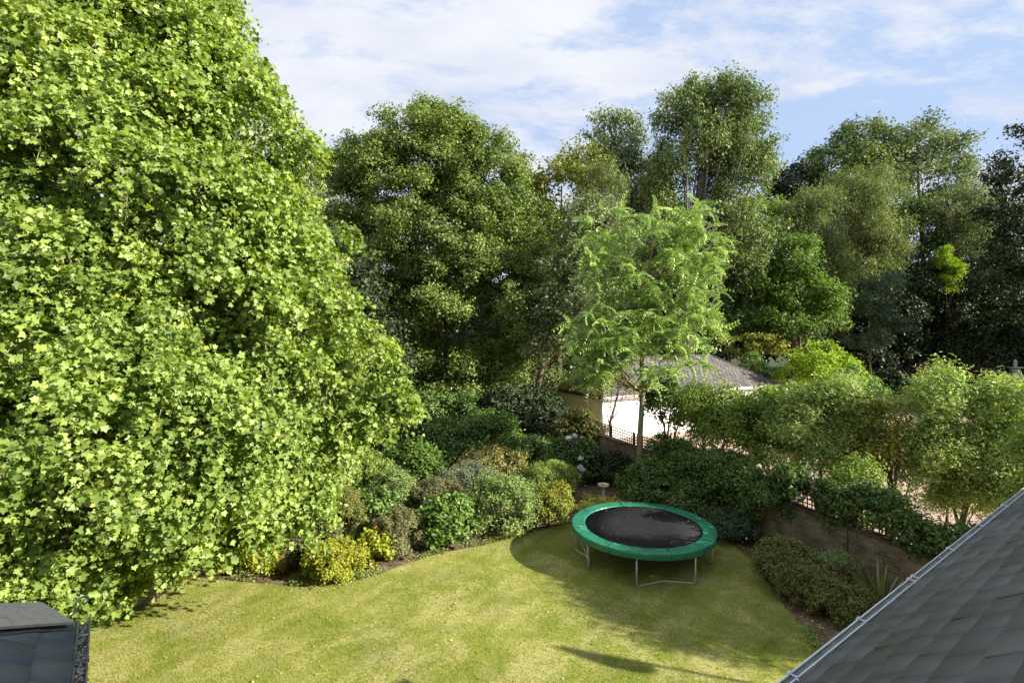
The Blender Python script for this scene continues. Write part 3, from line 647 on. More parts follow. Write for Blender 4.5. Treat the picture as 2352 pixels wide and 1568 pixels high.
tree('weeping_birch', 'yellow-green weeping birch hanging behind the bright maple', 'tree', 51, 1890, [(1868, 468, 46, 36), (1880, 540, 52, 50), (1900, 585, 42, 45), (1840, 500, 36, 36), (1910, 650, 40, 60), (1880, 720, 60, 60)], LM['birch'], .25, 3.6, lump=.95, bark='bark_birch', tr=.18, nl=16, group=BG, templ=NARROW, weep=.75)
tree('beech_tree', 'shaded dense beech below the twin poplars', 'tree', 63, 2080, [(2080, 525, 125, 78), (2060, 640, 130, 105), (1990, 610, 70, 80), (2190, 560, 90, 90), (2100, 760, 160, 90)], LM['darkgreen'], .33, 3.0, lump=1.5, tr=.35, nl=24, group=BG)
tree('weeping_birch', 'dim hanging birch beside the dark tree at the right edge', 'tree', 57, 2230, [(2245, 510, 52, 62), (2230, 590, 48, 62), (2210, 480, 60, 46)], LM['willow'], .28, 2.6, lump=1.1, bark='bark', tr=.16, nl=16, group=BG, templ=NARROW, weep=.6)
tree('maple_tree', 'bright green young maple right of the garage', 'tree', 46, 1835, [(1835, 595, 34, 42), (1842, 655, 58, 56), (1850, 725, 74, 62), (1785, 750, 62, 56), (1885, 695, 36, 50)], LM['maple'], .25, 3.2, lump=.95, tr=.2, nl=30, group=BG, trunk=[(1836, 800), (1836, 700), (1835, 580)])
tree('pine_tree', 'thin blue-green pine with layered branches right of the bright maple', 'tree', 50, 2003, [(2035, 665, 40, 30), (2010, 705, 52, 32), (2030, 750, 55, 28), (2000, 790, 42, 20)], LM['pine'], .24, 2.2, lump=.7, tr=.13, nl=26, group=BG, templ=NARROW, trunk=[(1998, 840), (2005, 760), (2030, 650)])
tree('golden_conifer', 'small glowing yellow-green conifer against dark trees at the right', 'tree', 54, 2180, [(2170, 585, 12, 22), (2180, 612, 18, 18), (2196, 622, 16, 14), (2182, 645, 20, 16), (2178, 668, 12, 16)], LM['lime'], .24, 3.4, lump=.36, tr=.05, nl=6, bark='stem', group=BG, templ=NARROW)
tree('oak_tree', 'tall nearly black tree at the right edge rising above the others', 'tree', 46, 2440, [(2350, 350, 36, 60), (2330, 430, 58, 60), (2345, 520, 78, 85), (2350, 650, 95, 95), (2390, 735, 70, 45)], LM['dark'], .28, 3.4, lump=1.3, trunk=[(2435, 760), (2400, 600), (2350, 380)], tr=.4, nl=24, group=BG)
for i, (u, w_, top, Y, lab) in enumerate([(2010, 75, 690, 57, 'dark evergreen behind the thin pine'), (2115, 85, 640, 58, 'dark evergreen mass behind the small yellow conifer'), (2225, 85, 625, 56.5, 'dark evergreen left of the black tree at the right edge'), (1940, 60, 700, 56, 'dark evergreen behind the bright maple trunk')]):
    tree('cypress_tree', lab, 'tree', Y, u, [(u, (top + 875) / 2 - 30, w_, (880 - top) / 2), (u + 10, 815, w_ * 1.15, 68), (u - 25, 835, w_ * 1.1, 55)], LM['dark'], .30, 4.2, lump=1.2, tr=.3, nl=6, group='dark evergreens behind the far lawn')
# unseen trees added outside the frame on the right to shade the far lawn
for i, (x, y, h_) in enumerate([(80, 28, 22), (86, 36, 26), (80, 44, 24), (90, 47, 27), (82, 54, 25), (92, 58, 26), (80, 62, 24), (70, 33, 19), (94, 38, 27), (66, 26, 15)]):
    SEED[0] += 1; rg = np.random.default_rng(SEED[0])
    root = empty('oak_tree', (x, y, 0), 'unseen dense broad oak added beyond the right edge to shade the far lawn', 'tree', 'unseen oaks added beyond the right edge for shade')
    (V, Fc, T), C, Rr = foliage(rg, [((x, y, h_ * .62), (6.5, 6.5, h_ * .38)), ((x - 2, y + 3, h_ * .35), (6.5, 6, h_ * .3)), ((x + 3, y - 2, h_ * .35), (6, 6, h_ * .3))], .55, 3.0, 1.8)
    link('crown', np_mesh('crown', V, Fc, 3, T), LM['dark'], root)
    V, Fc, T = limbs(rg, [(x, y, 0), (x, y, h_ * .5), (x, y, h_ * .85)], .4, C, 8)
    link('trunk', np_mesh('trunk', V, Fc, 4, smooth=True), M['bark'], root)
# distant wood
rng = np.random.default_rng(900)
ee = []
for i in range(34):
    a = R(-62 + 124 * i / 33.) ; d = 92 + rng.uniform(-6, 10); hh = rng.uniform(13, 17.5)
    ee.append(((math.sin(a) * d, math.cos(a) * d, hh * .5), (6.5, 6.0, hh * .55)))
for i in range(26):
    a = R(-50 + 66 * i / 25.); d = 60 + rng.uniform(-4, 5); hh = rng.uniform(7, 10)
    ee.append(((math.sin(a) * d, math.cos(a) * d, hh * .45), (3.6, 3.2, hh * .55)))
for i in range(9):
    a = R(22 + 30 * i / 8.); d = 84 + rng.uniform(-3, 3)
    ee.append(((math.sin(a) * d, math.cos(a) * d, 5), (5, 4, 6.5)))
(V, Fc, T), C, Rr = foliage(rng, ee, .55, 4.2, 1.7)
tag(link('woodland', np_mesh('woodland', V, Fc, 3, T), LM['dark']), 'dark far-off belt of woodland behind the garden trees', 'woodland', kind='stuff')

# ------------------------------------------------------------------ feather-leaved tree by the wall
rng = np.random.default_rng(404)
AY = 20.6
root = empty('feather_leaved_tree', (AY * (1469 - U0) / F0, AY, 0), 'slender tree with drooping feathery leaves and pale straight stem beside the trellis wall', 'tree')
tips = []
clusters = [(1580, 510, 78, 40), (1510, 530, 50, 35), (1620, 565, 50, 45), (1420, 550, 62, 35), (1370, 570, 40, 30), (1560, 590, 60, 40), (1600, 650, 50, 45), (1490, 640, 50, 40), (1570, 715, 62, 42), (1620, 735, 40, 35), (1500, 720, 50, 40), (1420, 700, 60, 38), (1360, 735, 50, 32), (1440, 790, 60, 30), (1560, 790, 50, 30), (1390, 620, 50, 35), (1530, 850, 45, 22), (1380, 850, 60, 24), (1330, 800, 42, 26), (1440, 610, 40, 30), (1460, 720, 50, 40), (1410, 780, 55, 40)]
Pn, Al, Nn, Sz = [], [], [], []
stp = []
tr_pts = [P(1469, 1120, AY), P(1470, 1000, AY), P(1476, 900, AY), P(1474, 800, AY), P(1480, 720, AY), P(1486, 640, AY), P(1500, 560, AY)]
tr_pts[0].z = -.05
for (u, v, ru, rv) in clusters:
    for q in range(int(7 + ru * rv / 200)):
        Yc = AY + rng.uniform(-1.5, 1.5)
        c = np.array(P(u + rng.normal() * ru * .5, v + rng.normal() * rv * .85 - 4, Yc))
        m_ = rng.integers(6, 13); a0 = rng.uniform(0, 6.28)
        for j in range(m_):
            a = a0 + j * 2 * math.pi / m_ + rng.normal() * .2
            Pn.append(c); Al.append((math.cos(a), math.sin(a), rng.uniform(-.6, .9))); Nn.append((0, 0, 1)); Sz.append(rng.uniform(.28, .68))
        if q % 4 == 0:
            b = np.array(min(tr_pts[2:], key=lambda t: abs(t.z - (c[2] - 1.2)))) ; mid = (b + c) / 2 + np.array([0, 0, -.15])
            stp.append(tube_np([b, b * .6 + mid * .4 + rng.normal(size=3) * .03, mid, mid * .5 + c * .5 + rng.normal(size=3) * .04, c], [.032, .026, .02, .014, .007], 6))
Pn, Al, Nn, Sz = map(np.array, (Pn, Al, Nn, Sz)); Nn = Nn + rng.normal(size=Nn.shape) * .55
V, Fc, T = leaf_arrays(rng, Pn, Nn.astype(float), Sz, FROND, Al + 0.0)
link('crown', np_mesh('crown', V, Fc, 3, T), LM['ailanthus'], root)
V, Fc, T = join_arrays([tube_np([tuple(p) for p in tr_pts], [.135, .115, .10, .095, .08, .06, .03], 12)] + stp)
link('trunk', np_mesh('trunk', V, Fc, 4, smooth=True), M['bark_pale'], root)

# ------------------------------------------------------------------ row of small trees beyond the wall
HG = 'row of small trees beyond the garden wall'
def htree(label, u, Yb, ells, mat, L, trunks, cov=4.6, lump=.36, templ=DIAMOND, **kw):
    SEED[0] += 1; rng = np.random.default_rng(SEED[0])
    bx = (u - U0) / F0 * Yb
    root = empty('small_tree', (bx, Yb, 0), label, 'tree', HG)
    es = [E(*e[:4], Yb, *e[4:]) for e in ells]
    kw = dict(dict(squash=1.0, up=.9, dens=1.5), **kw)
    (V, Fc, T), C, Rr = foliage(rng, es, L, cov, lump, templ, **kw)
    link('crown', np_mesh('crown', V, Fc, 3, T), mat, root)
    parts = []
    low = min(e[0][2] - e[1][2] for e in es)
    for k in range(trunks):
        a = rng.uniform(0, 6.28)
        b0 = np.array([bx + .10 * math.cos(a), Yb + .1 * math.sin(a), -.05]); c = C[rng.integers(len(C))]
        m1 = b0 + np.array([.18 * math.cos(a), .18 * math.sin(a), max(.6, low * .7)])
        parts.append(limbs(rng, [b0, m1, c * .6 + m1 * .4 + rng.normal(size=3) * .08, c], .06 if trunks > 1 else .085, C, 6, rl=.5, twist=.08))
    V, Fc, T = join_arrays(parts)
    link('trunk', np_mesh('trunk', V, Fc, 4, smooth=True), M['bark'], root)
htree('small red-tinged tree with forked bare trunk before the white garage wall', 1411, 25.2, [(1412, 880, 32, 22), (1440, 900, 22, 18), (1390, 905, 16, 14)], leafmat('redtip', (.09, .10, .02), (.15, .14, .03), (.28, .17, .06), accent=(.4, .15, .06)), .11, 1, cov=1.6)
htree('small dark round tree just right of the slender pale stem', 1540, 21.6, [(1535, 930, 50, 44), (1560, 965, 45, 30), (1520, 908, 34, 28)], LM['darkgreen'], .13, 3)
htree('leafy small tree with long leaves in front of the garage eave', 1615, 19.8, [(1620, 940, 52, 46), (1640, 978, 58, 42), (1600, 922, 34, 26)], LM['hedge'], .13, 1, templ=NARROW, weep=.3)
htree('small tree on a single dark trunk before the garage right half', 1668, 18.9, [(1685, 950, 48, 42), (1700, 990, 52, 40), (1650, 1000, 42, 30)], LM['midgreen'], .13, 1)
htree('yellow-green small tree topping the garage white fascia corner', 1760, 17.4, [(1768, 938, 46, 40), (1745, 985, 50, 46), (1790, 985, 50, 56), (1745, 1030, 55, 36)], LM['hedge'], .12, 2)
htree('large silvery pear-like small tree with bushy crown in the row', 1895, 16.4, [(1900, 928, 72, 48), (1850, 985, 80, 62), (1945, 985, 66, 68), (1900, 1055, 98, 56), (1840, 1065, 60, 46), (1975, 1075, 45, 40)], LM['silver'], .13, 4, lump=.4, tintbias=.3, templ=NARROW, cov=4.5)
htree('thin yellowing small tree with orange touches between two silvery ones', 2045, 15.2, [(2040, 965, 36, 36), (2055, 1020, 42, 48), (2025, 1060, 40, 40)], LM['hedge_yellow'], .11, 3, cov=2.4, lump=.3)
htree('largest silvery small tree with upright shoots at the right edge of the row', 2190, 14.8, [(2125, 925, 48, 44), (2195, 945, 70, 60), (2270, 960, 50, 50), (2130, 1020, 64, 55), (2215, 1060, 105, 85), (2250, 1150, 95, 70), (2170, 880, 22, 22), (2130, 1095, 55, 48)], LM['silver'], .12, 4, lump=.36, tintbias=.3, templ=NARROW, cov=4.0, sprays=.16)
htree('silvery small tree above the end of the big slate roof', 2330, 14.2, [(2320, 950, 60, 58), (2355, 1050, 90, 90), (2290, 1120, 80, 80)], LM['silver'], .12, 3, lump=.36, tintbias=.3, templ=NARROW, cov=4.0, sprays=.16)
htree('low leafy small tree behind the trellis right of the ivy', 1985, 14.3, [(1960, 1120, 60, 40), (2000, 1165, 60, 40)], LM['hedge'], .08, 2, lump=.3)
for (u, Y) in [(2520, 10.6), (2700, 9.7), (2920, 8.9), (3150, 8.1)]:
    bx = (u - U0) / F0 * Y
    htree('bushy small tree further along the wall beyond the right edge', u, Y, [(u, 1010, 120, 120), (u + 50, 1150, 140, 100), (u - 60, 1100, 110, 100)], LM['hedge'], .10, 3, lump=.34, cov=1.9, inner=.1)

# ------------------------------------------------------------------ shrubs near the garage
tree('lime_shrub', 'glowing yellow-green rounded tree low beside the garage right end', 'tree', 37, 1880, [(1890, 835, 62, 38), (1845, 858, 52, 36), (1930, 862, 45, 34), (1880, 890, 70, 30)], LM['lime'], .2, 3.2, lump=.6, tr=.1, nl=8, group='shrubs around the garage')
tree('acer_tree', 'flat-topped brownish maple behind the garage right end', 'tree', 45, 1690, [(1665, 785, 32, 16), (1750, 785, 52, 20), (1740, 808, 60, 18)], LM['olive'], .2, 2.4, lump=.6, tr=.1, nl=10, group='shrubs around the garage', squash=.4)
tree('laurel_shrub', 'upright pale green shrub touching the garage hip', 'shrub', 39, 1728, [(1725, 838, 16, 26), (1745, 852, 16, 20)], LM['glossy'], .17, 3, lump=.35, tr=.06, nl=4, group='shrubs around the garage')
tree('laurel_shrub', 'mid green shrub between the lime tree and silvery crowns', 'shrub', 34, 1960, [(1965, 880, 42, 30), (1990, 900, 36, 26)], LM['glossy'], .16, 3, lump=.4, tr=.06, nl=4, group='shrubs around the garage')
shrub('azalea_shrub', 'dark crimson flowering azalea left of the stone fountain, in shade', 2085, 2170, 836, 52.5, LM['flower_pink'], L=.26, cov=2, group='azaleas behind the far lawn', stems=4)
shrub('azalea_shrub', 'second crimson azalea nearer the stone fountain, in shade', 2180, 2290, 840, 52.5, LM['flower_pink'], L=.26, cov=2, group='azaleas behind the far lawn', stems=4)
shrub('box_shrub', 'low dark bush behind the far lawn by the crimson azalea', 2010, 2090, 850, 52.5, LM['dark'], L=.26, cov=3, group='azaleas behind the far lawn', stems=4)

# ------------------------------------------------------------------ planted border
shrub('spirea_shrub', 'round golden-yellow bush at the front edge of the lawn', 716, 834, 1248, 13.75, LM['gold'], .065, 5, lump=.14)
shrub('golden_shrub', 'loose golden bush with broad leaves right of the round golden one', 824, 888, 1228, 14.4, LM['gold'], .10, 4, templ=ROUND, lump=.15)
shrub('barberry_shrub', 'round brownish-purple fine-leaved bush at the lawn edge', 870, 962, 1178, 15.1, LM['purple'], .05, 5.5, lump=.15)
shrub('camellia_shrub', 'round glossy light green bush with broad leaves at the lawn edge', 968, 1084, 1146, 15.9, LM['glossy'], .10, 5, templ=ROUND, lump=.2)
shrub('rhododendron', 'big grey-green narrow-leaved bush right of the glossy one', 1078, 1225, 1100, 17.1, LM['greygreen'], .11, 5, templ=NARROW, lump=.26)
shrub('cotoneaster', 'yellow-olive upright bush at the right end of the border by the soil path', 1224, 1298, 1120, 17.3, LM['olive'], .075, 5, lump=.2)
shrub('laurel_mound', 'wide clipped green mound behind the yellow-olive bush', 1206, 1318, 1066, 19.8, LM['midgreen'], .085, 5, lump=.16, templ=NARROW)
shrub('silver_shrub', 'pale silvery spreading bush in the middle of the border', 1018, 1135, 1070, 19.6, LM['silvershrub'], .07, 5, lump=.2, templ=NARROW)
shrub('heather_shrub', 'low brownish mound between dark glossy bush and round light green one', 948, 1060, 1104, 18.2, LM['purple'], .05, 5, lump=.18)
shrub('laurel_shrub', 'bright green tall glossy laurel at the back of the border', 884, 1006, 1020, 20.4, LM['maple'], .13, 4.5, templ=DIAMOND, lump=.28)
shrub('photinia_shrub', 'pink-tipped green bush behind the silvery one', 1068, 1204, 1040, 21.4, LM['pinktip'], .10, 4.5, lump=.28)
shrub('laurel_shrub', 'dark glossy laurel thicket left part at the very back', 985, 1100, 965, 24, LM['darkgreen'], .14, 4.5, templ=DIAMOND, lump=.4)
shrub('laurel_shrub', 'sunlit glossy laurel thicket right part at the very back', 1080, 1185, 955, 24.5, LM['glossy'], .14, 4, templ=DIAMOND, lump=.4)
shrub('rhododendron', 'mid green wide rhododendron left of the bright laurel', 790, 890, 1062, 19.2, LM['midgreen'], .12, 4.5, templ=NARROW, lump=.26)
shrub('rhododendron', 'olive green rhododendron above the brownish mound', 860, 950, 1088, 18.3, LM['greygreen'], .10, 4.5, templ=NARROW, lump=.24)
shrub('camellia_shrub', 'dark glossy round bush left of the brownish-purple one', 814, 905, 1130, 16.8, LM['darkgreen'], .10, 5, templ=ROUND, lump=.22)
shrub('pieris_shrub', 'yellow-topped bush with red young leaves under the plane tree edge', 705, 820, 1122, 15.9, LM['pieris'], .085, 5, templ=NARROW, lump=.2)
shrub('pieris_shrub', 'green and rusty red low bush left of the fern', 690, 775, 1195, 15.0, LM['red'], .08, 4.5, templ=NARROW, lump=.18)
shrub('choisya_shrub', 'pale green bush half hidden by the plane tree leaves', 690, 800, 1068, 18.2, LM['silver'], .10, 4.5, lump=.26)
shrub('holly_shrub', 'deep green bush in shade below the lowest plane branches', 590, 690, 1195, 15.2, LM['darkgreen'], .08, 4.5, templ=ROUND, lump=.2)
shrub('azalea_shrub', 'reddish brown low plant beside the ornamental grass', 645, 720, 1232, 14.5, LM['red'], .07, 3.5, lump=.15)
shrub('potentilla_shrub', 'yellowish low bush at the lawn edge under the plane tree', 560, 640, 1248, 14.0, LM['gold'], .075, 3.5, lump=.15)
shrub('potentilla_shrub', 'thin straw-coloured low plants at the left end of the border', 470, 556, 1270, 13.9, LM['straw'], .08, 3, lump=.16, templ=NARROW)
shrub('euonymus_shrub', 'round bright yellow variegated bush behind the trampoline below the birdbath', 1330, 1430, 1152, 18.6, LM['golden_euonymus'], .06, 5, lump=.13, templ=ROUND)
shrub('camellia_shrub', 'dark bush with light green tips right of the birdbath', 1435, 1580, 1062, 19.0, LM['darkgreen'], .11, 5, templ=DIAMOND, lump=.24)
shrub('viburnum_shrub', 'deep shaded bush behind the right rim of the trampoline', 1560, 1680, 1100, 17.4, LM['darkgreen'], .09, 4.5, lump=.24)
shrub('lavender_clump', 'low blue-green clump with a few white blooms right of the trampoline', 1640, 1740, 1172, 16.0, LM['pine'], .09, 4.5, lump=.16, templ=NARROW, flowers=(LM['flower_white'], 6, .035))
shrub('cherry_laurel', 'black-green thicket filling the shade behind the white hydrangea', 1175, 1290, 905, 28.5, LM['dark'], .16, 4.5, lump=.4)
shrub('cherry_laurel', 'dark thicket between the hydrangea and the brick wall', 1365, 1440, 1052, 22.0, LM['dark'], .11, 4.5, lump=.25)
shrub('rhododendron', 'reddish rhododendron in front of the cream garage side wall', 1275, 1378, 944, 25.8, LM['red'], .13, 4, lump=.36)
shrub('hydrangea', 'dark green hydrangea with white flower heads beside the brick wall', 1276, 1363, 1008, 22.3, LM['darkgreen'], .12, 4.5, templ=ROUND, lump=.26, flowers=(LM['flower_white'], 15, .14))
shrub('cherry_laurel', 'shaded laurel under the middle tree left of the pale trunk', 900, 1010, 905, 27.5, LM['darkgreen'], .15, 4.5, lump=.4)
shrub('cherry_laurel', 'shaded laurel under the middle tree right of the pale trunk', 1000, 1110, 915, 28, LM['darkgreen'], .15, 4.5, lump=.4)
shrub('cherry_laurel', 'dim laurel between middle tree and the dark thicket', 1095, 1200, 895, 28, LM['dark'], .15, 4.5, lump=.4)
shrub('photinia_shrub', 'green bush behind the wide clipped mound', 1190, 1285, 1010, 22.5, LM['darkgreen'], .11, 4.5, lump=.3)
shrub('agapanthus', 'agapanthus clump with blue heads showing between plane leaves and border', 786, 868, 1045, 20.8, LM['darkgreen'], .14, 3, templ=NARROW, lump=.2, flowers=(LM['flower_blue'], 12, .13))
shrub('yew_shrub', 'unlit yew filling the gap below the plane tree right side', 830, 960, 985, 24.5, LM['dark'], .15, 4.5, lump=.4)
SB = 'shrubs of the bed below the brick wall'
shrub('spirea_shrub', 'upper rusty-brown spirea mound below the brick wall', 1752, 1868, 1244, 13.2, LM['spirea'], .055, 5, lump=.13, group=SB)
shrub('spirea_shrub', 'middle spirea mound with rusty flower heads under the slender stem', 1800, 1905, 1290, 12.4, LM['spirea'], .055, 5, lump=.13, group=SB)
shrub('spirea_shrub', 'lowest spirea mound next to the white gutter', 1868, 2000, 1342, 11.75, LM['spirea'], .052, 5, lump=.13, group=SB)
shrub('buddleia_shrub', 'slender pale green shrub with willowy shoots above the spirea', 1885, 1965, 1282, 12.6, LM['fern'], .07, 1.6, templ=NARROW, lump=.16, group=SB, zlow=.7)

# climbing plants along the wall top, one plant per stretch; leaves coloured darker for their shaded near side
def climber(label, Ya, Yb_, zc, rr, mat, L=.085, side=-.1, cov=4):
    SEED[0] += 1; rng = np.random.default_rng(SEED[0])
    ee = []; n = max(3, int(abs(Ya - Yb_) / .45))
    for k in range(n):
        y = Ya + (Yb_ - Ya) * (k + .5) / n
        x = WA.x + (WA.y - y) * (WB.x - WA.x) / (WA.y - WB.y) + side
        ee.append(((x + rng.normal() * .12, y, zc + rng.normal() * .14), (rr, rr, rr * rng.uniform(.75, 1.2))))
    x0 = WA.x + (WA.y - (Ya + Yb_) / 2) * (WB.x - WA.x) / (WA.y - WB.y) - .35
    root = empty('climbing_plant', (x0, (Ya + Yb_) / 2, 0), label, 'climber', 'climbers on the garden wall')
    (V, Fc, T), C, Rr = foliage(rng, ee, L, cov, .2, DIAMOND, sprays=.16, squash=.9)
    link('foliage', np_mesh('foliage', V, Fc, 3, T), mat, root)
    st = []
    for k in range(5 if side < 0 else 0):
        c = C[rng.integers(len(C))]; b = np.array([x0, (Ya + Yb_) / 2, 0]) * .5 + np.array([c[0] - .1, c[1], 0]) * .5
        b[2] = -.02; b[0] = min(b[0], c[0] - .05)
        st.append(tube_np([b, (b + c) / 2 + rng.normal(size=3) * .04, c], [.02, .015, .008], 5))
    if not st:
        for k in range(7):
            c = C[rng.integers(len(C))]; st.append(tube_np([(c[0] + .1, c[1], .0), (c[0] + .05, c[1] + .1, 1.0), c], [.015, .012, .006], 5))
    V, Fc, T = join_arrays(st); link('stems', np_mesh('stems', V, Fc, 4, smooth=True), M['stem'], root)
climber('dark ivy over wall and trellis right of the slender pale stem', 20.6, 18.4, 1.75, .58, LM['darkgreen'])
climber('ivy heap on the wall above the trampoline right rim', 18.4, 16.0, 1.75, .66, LM['darkgreen'])
climber('leafy ivy hanging low on the brick wall near the white-flowered clump', 16.2, 15.0, 1.35, .66, LM['darkgreen'])
climber('green climber on trellis above the bare brick stretch', 15.4, 13.4, 1.95, .50, LM['ivy'], side=.08, L=.10)
climber('broad-leaved climber on trellis nearer the slate roof', 13.4, 11.6, 1.95, .50, LM['ivy'], side=.08, L=.10)
climber('climber on the last visible trellis before the slate roof', 11.6, 9.6, 1.95, .50, LM['ivy'], side=.08, L=.10)

# fern, ornamental grasses, phormium: blades that arch from a crown
def blades(name, label, base, n, ln, wd, mat, droop=.5, spread=.6, cat='plant', group=None, tilt=None):
    SEED[0] += 1; rng = np.random.default_rng(SEED[0]); K = 6
    Vs, Fs, Ts = [], [], []
    for i in range(n):
        a = rng.uniform(0, 2 * math.pi); el = rng.uniform(.15, 1) * spread; L_ = ln * rng.uniform(.65, 1.1)
        d = np.array([math.cos(a) * math.sin(el), math.sin(a) * math.sin(el), math.cos(el)]); s = np.array([-math.sin(a), math.cos(a), 0])
        pts = []
        for q in range(K + 1):
            t = q / K
            p = np.array(base) + d * L_ * t + np.array([math.cos(a) * droop * .35, math.sin(a) * droop * .35, -droop]) * L_ * t ** 2.4 * math.sin(el + .2)
            w = wd * (math.sin(min(1, t * 1.2 + .15) * math.pi * .62) if t < 1 else .02) * (1 - t ** 3)
            pts += [p - s * w, p + s * w]
        k0 = len(Vs); Vs += pts
        for q in range(K): Fs.append((k0 + 2 * q, k0 + 2 * q + 1, k0 + 2 * q + 3, k0 + 2 * q + 2)); Ts.append(rng.random() * .9)
    root = empty(name, (base[0], base[1], 0), label, cat, group)
    link('blades', np_mesh('blades', Vs, Fs, 4, Ts), mat, root)
    return root
blades('phormium', 'spiky sword-leaved plant between the spirea and the slate roof', (8.35, 11.75, 0.0), 70, 1.55, .035, LM['blade'], droop=.35, spread=1.0)
blades('ornamental_grass', 'small arching green grass tuft at the lawn edge left of the golden bush', tuple(G(690, 1334).xy) + (0.0,), 130, .42, .007, LM['blade'], droop=.8, spread=1.0)
blades('ornamental_grass', 'straw-coloured feathery grass behind the small green tuft', tuple(G(650, 1318).xy) + (0.0,), 150, .6, .006, LM['straw'], droop=.4, spread=.7)
blades('ornamental_grass', 'thin dry grass tuft at the left end of the border', tuple(G(500, 1318).xy) + (0.0,), 90, .5, .006, LM['straw'], droop=.4, spread=.8)
SEED[0] += 1; rng = np.random.default_rng(SEED[0])
fp = P(796, 1240, 14.7); root = empty('fern', (fp.x, fp.y, 0), 'light green upright fern between rusty bush and golden bushes', 'fern')
n = 46; a = rng.uniform(0, 6.28, n); el = rng.uniform(.5, 1.2, n)
al = np.stack([np.cos(a) * np.cos(el), np.sin(a) * np.cos(el), np.sin(el)], 1); nn = np.stack([-np.cos(a) * np.sin(el), -np.sin(a) * np.sin(el), np.cos(el)], 1)
V, Fc, T = leaf_arrays(rng, np.tile([fp.x, fp.y, .1], (n, 1)) + rng.normal(size=(n, 3)) * .06, nn, rng.uniform(.7, 1.0, n), frond(16, .02, .17, .15), al)
link('fronds', np_mesh('fronds', V, Fc, 3, T), LM['fern'], root)

# ------------------------------------------------------------------ garden wall, trellis
def wpt(t, off=0.0, z=0.0):
    p = WA + WD * t + WN * off; return Vector((p.x, p.y, z))
WL = (WB - WA).length
wall = empty('brick_wall', wpt(WL * .5), 'old brown brick garden wall in shade behind the shrubs on the right', 'wall')
H = 1.5
b = MB(); b.prism([wpt(0, -.11), wpt(WL, -.11), wpt(WL, .11), wpt(0, .11)], (0, 0, H))
o = b.build('bricks', M['brick'], wall)
uv = o.data.uv_layers.new(name='UVMap')
for p in o.data.polygons:
    for li in p.loop_indices:
        co = o.data.vertices[o.data.loops[li].vertex_index].co; t = (co.xy - WA).dot(WD)
        uv.data[li].uv = (t, co.z) if abs(p.normal.z) < .5 else (t, (co.xy - WA).dot(WN))
b = MB(); rg = random.Random(3); t = 0
while t < WL:
    w = .225; b.box(wpt(t + w / 2, rg.uniform(-.006, .006), H + .04 + rg.uniform(-.006, .006)), (w - .012, .30, .075), Matrix.Rotation(math.atan2(WD.y, WD.x), 4, 'Z'), .008); t += w
b.build('coping', M['coping'], wall)
tre = empty('trellis_fence', wpt(WL * .5, 0, H), 'dark wooden lattice trellis standing on top of the brick wall', 'fence')
rotw = Matrix.Rotation(math.atan2(WD.y, WD.x), 4, 'Z')
np_ = int(WL / 1.83)
for i in range(np_ + 1):
    b = MB(); b.box(wpt(i * 1.83, 0, H + .08 + .27), (.07, .07, .62), rotw, .006); b.build('post', M['trellis'], tre)
for i in range(np_):
    b = MB()
    for z in [0, .12, .24, .36, .48]: b.box(wpt(i * 1.83 + .915, 0, H + .11 + z), (1.75, .022, .028), rotw)
    for k in range(13): b.box(wpt(i * 1.83 + .06 + .143 * k, .024, H + .11 + .24), (.026, .02, .54), rotw)
    b.build('lattice_panel', M['trellis'], tre)
# short lattice fence further back
tr2 = empty('trellis_fence', P(1243, 960, 30), 'short pale lattice fence deep in the shade left of the garage', 'fence')
b = MB(); c0 = P(1215, 935, 30)
for k in range(12): b.box((c0.x + k * .13, 30, 1.1), (.025, .02, 1.4 + .8))
for k in range(9): b.box((c0.x + .72, 30.022, .5 + k * .2), (1.5, .02, .025))
b.build('lattice_panel', noisemat('pale_wood', [(.3, (.25, .2, .13)), (.7, (.36, .3, .2))], 5), tr2)

# ------------------------------------------------------------------ slated roof builder
def slates(name, origin, s_dir, up_dir, s_rng, t_len, w, expo, mat, parent, thick=.008, clip=None, seed=1, gap=.004, jit=.5, lift=.006):
    """real overlapping slates; t runs up the slope, clip(s,t) keeps or drops one"""
    rg = np.random.default_rng(seed); sd, ud = np.array(s_dir, float), np.array(up_dir, float); nn = np.cross(sd, ud); nn /= np.linalg.norm(nn)
    if nn[2] < 0: nn = -nn
    V, Fq, T = [], [], []
    rows = int(math.ceil(t_len / expo)); tilt = (thick * 1.15) / expo
    for r in range(rows):
        t0 = r * expo; s = s_rng[0] - (r % 2) * w * .5 + rg.uniform(-.04, .04) * w
        while s < s_rng[1]:
            ww = w * (1 + rg.normal() * .02 * jit)
            a, bb = max(s, s_rng[0]), min(s + ww - gap, s_rng[1])
            if bb - a > .03 and (clip is None or clip((a + bb) / 2, t0 + expo / 2)):
                l0 = thick * 1.5 + abs(rg.normal()) * lift * .35; l1 = l0 + rg.normal() * lift; e1 = rg.normal() * .004 * jit
                tl = min(expo * 1.35, t_len - t0)
                if clip is not None:
                    pass
                P4 = [(a, t0 + e1, l0), (bb, t0 + e1 + rg.normal() * .002 * jit, max(l1, thick)), (bb, t0 + tl, max(.001, l0 - tilt * tl)), (a, t0 + tl, max(.001, l0 - tilt * tl))]
                k = len(V)
                for (x, y, z) in P4: V.append(np.array(origin) + sd * x + ud * y + nn * z)
                for (x, y, z) in P4: V.append(np.array(origin) + sd * x + ud * y + nn * (z - thick))
                Fq += [(k, k + 1, k + 2, k + 3), (k, k + 4, k + 5, k + 1), (k + 1, k + 5, k + 6, k + 2), (k + 3, k + 7, k + 4, k)]
                tt = rg.random(); T += [tt] * 4
            s += ww
    return link(name, np_mesh(name, V, Fq, 4, T), mat, parent)

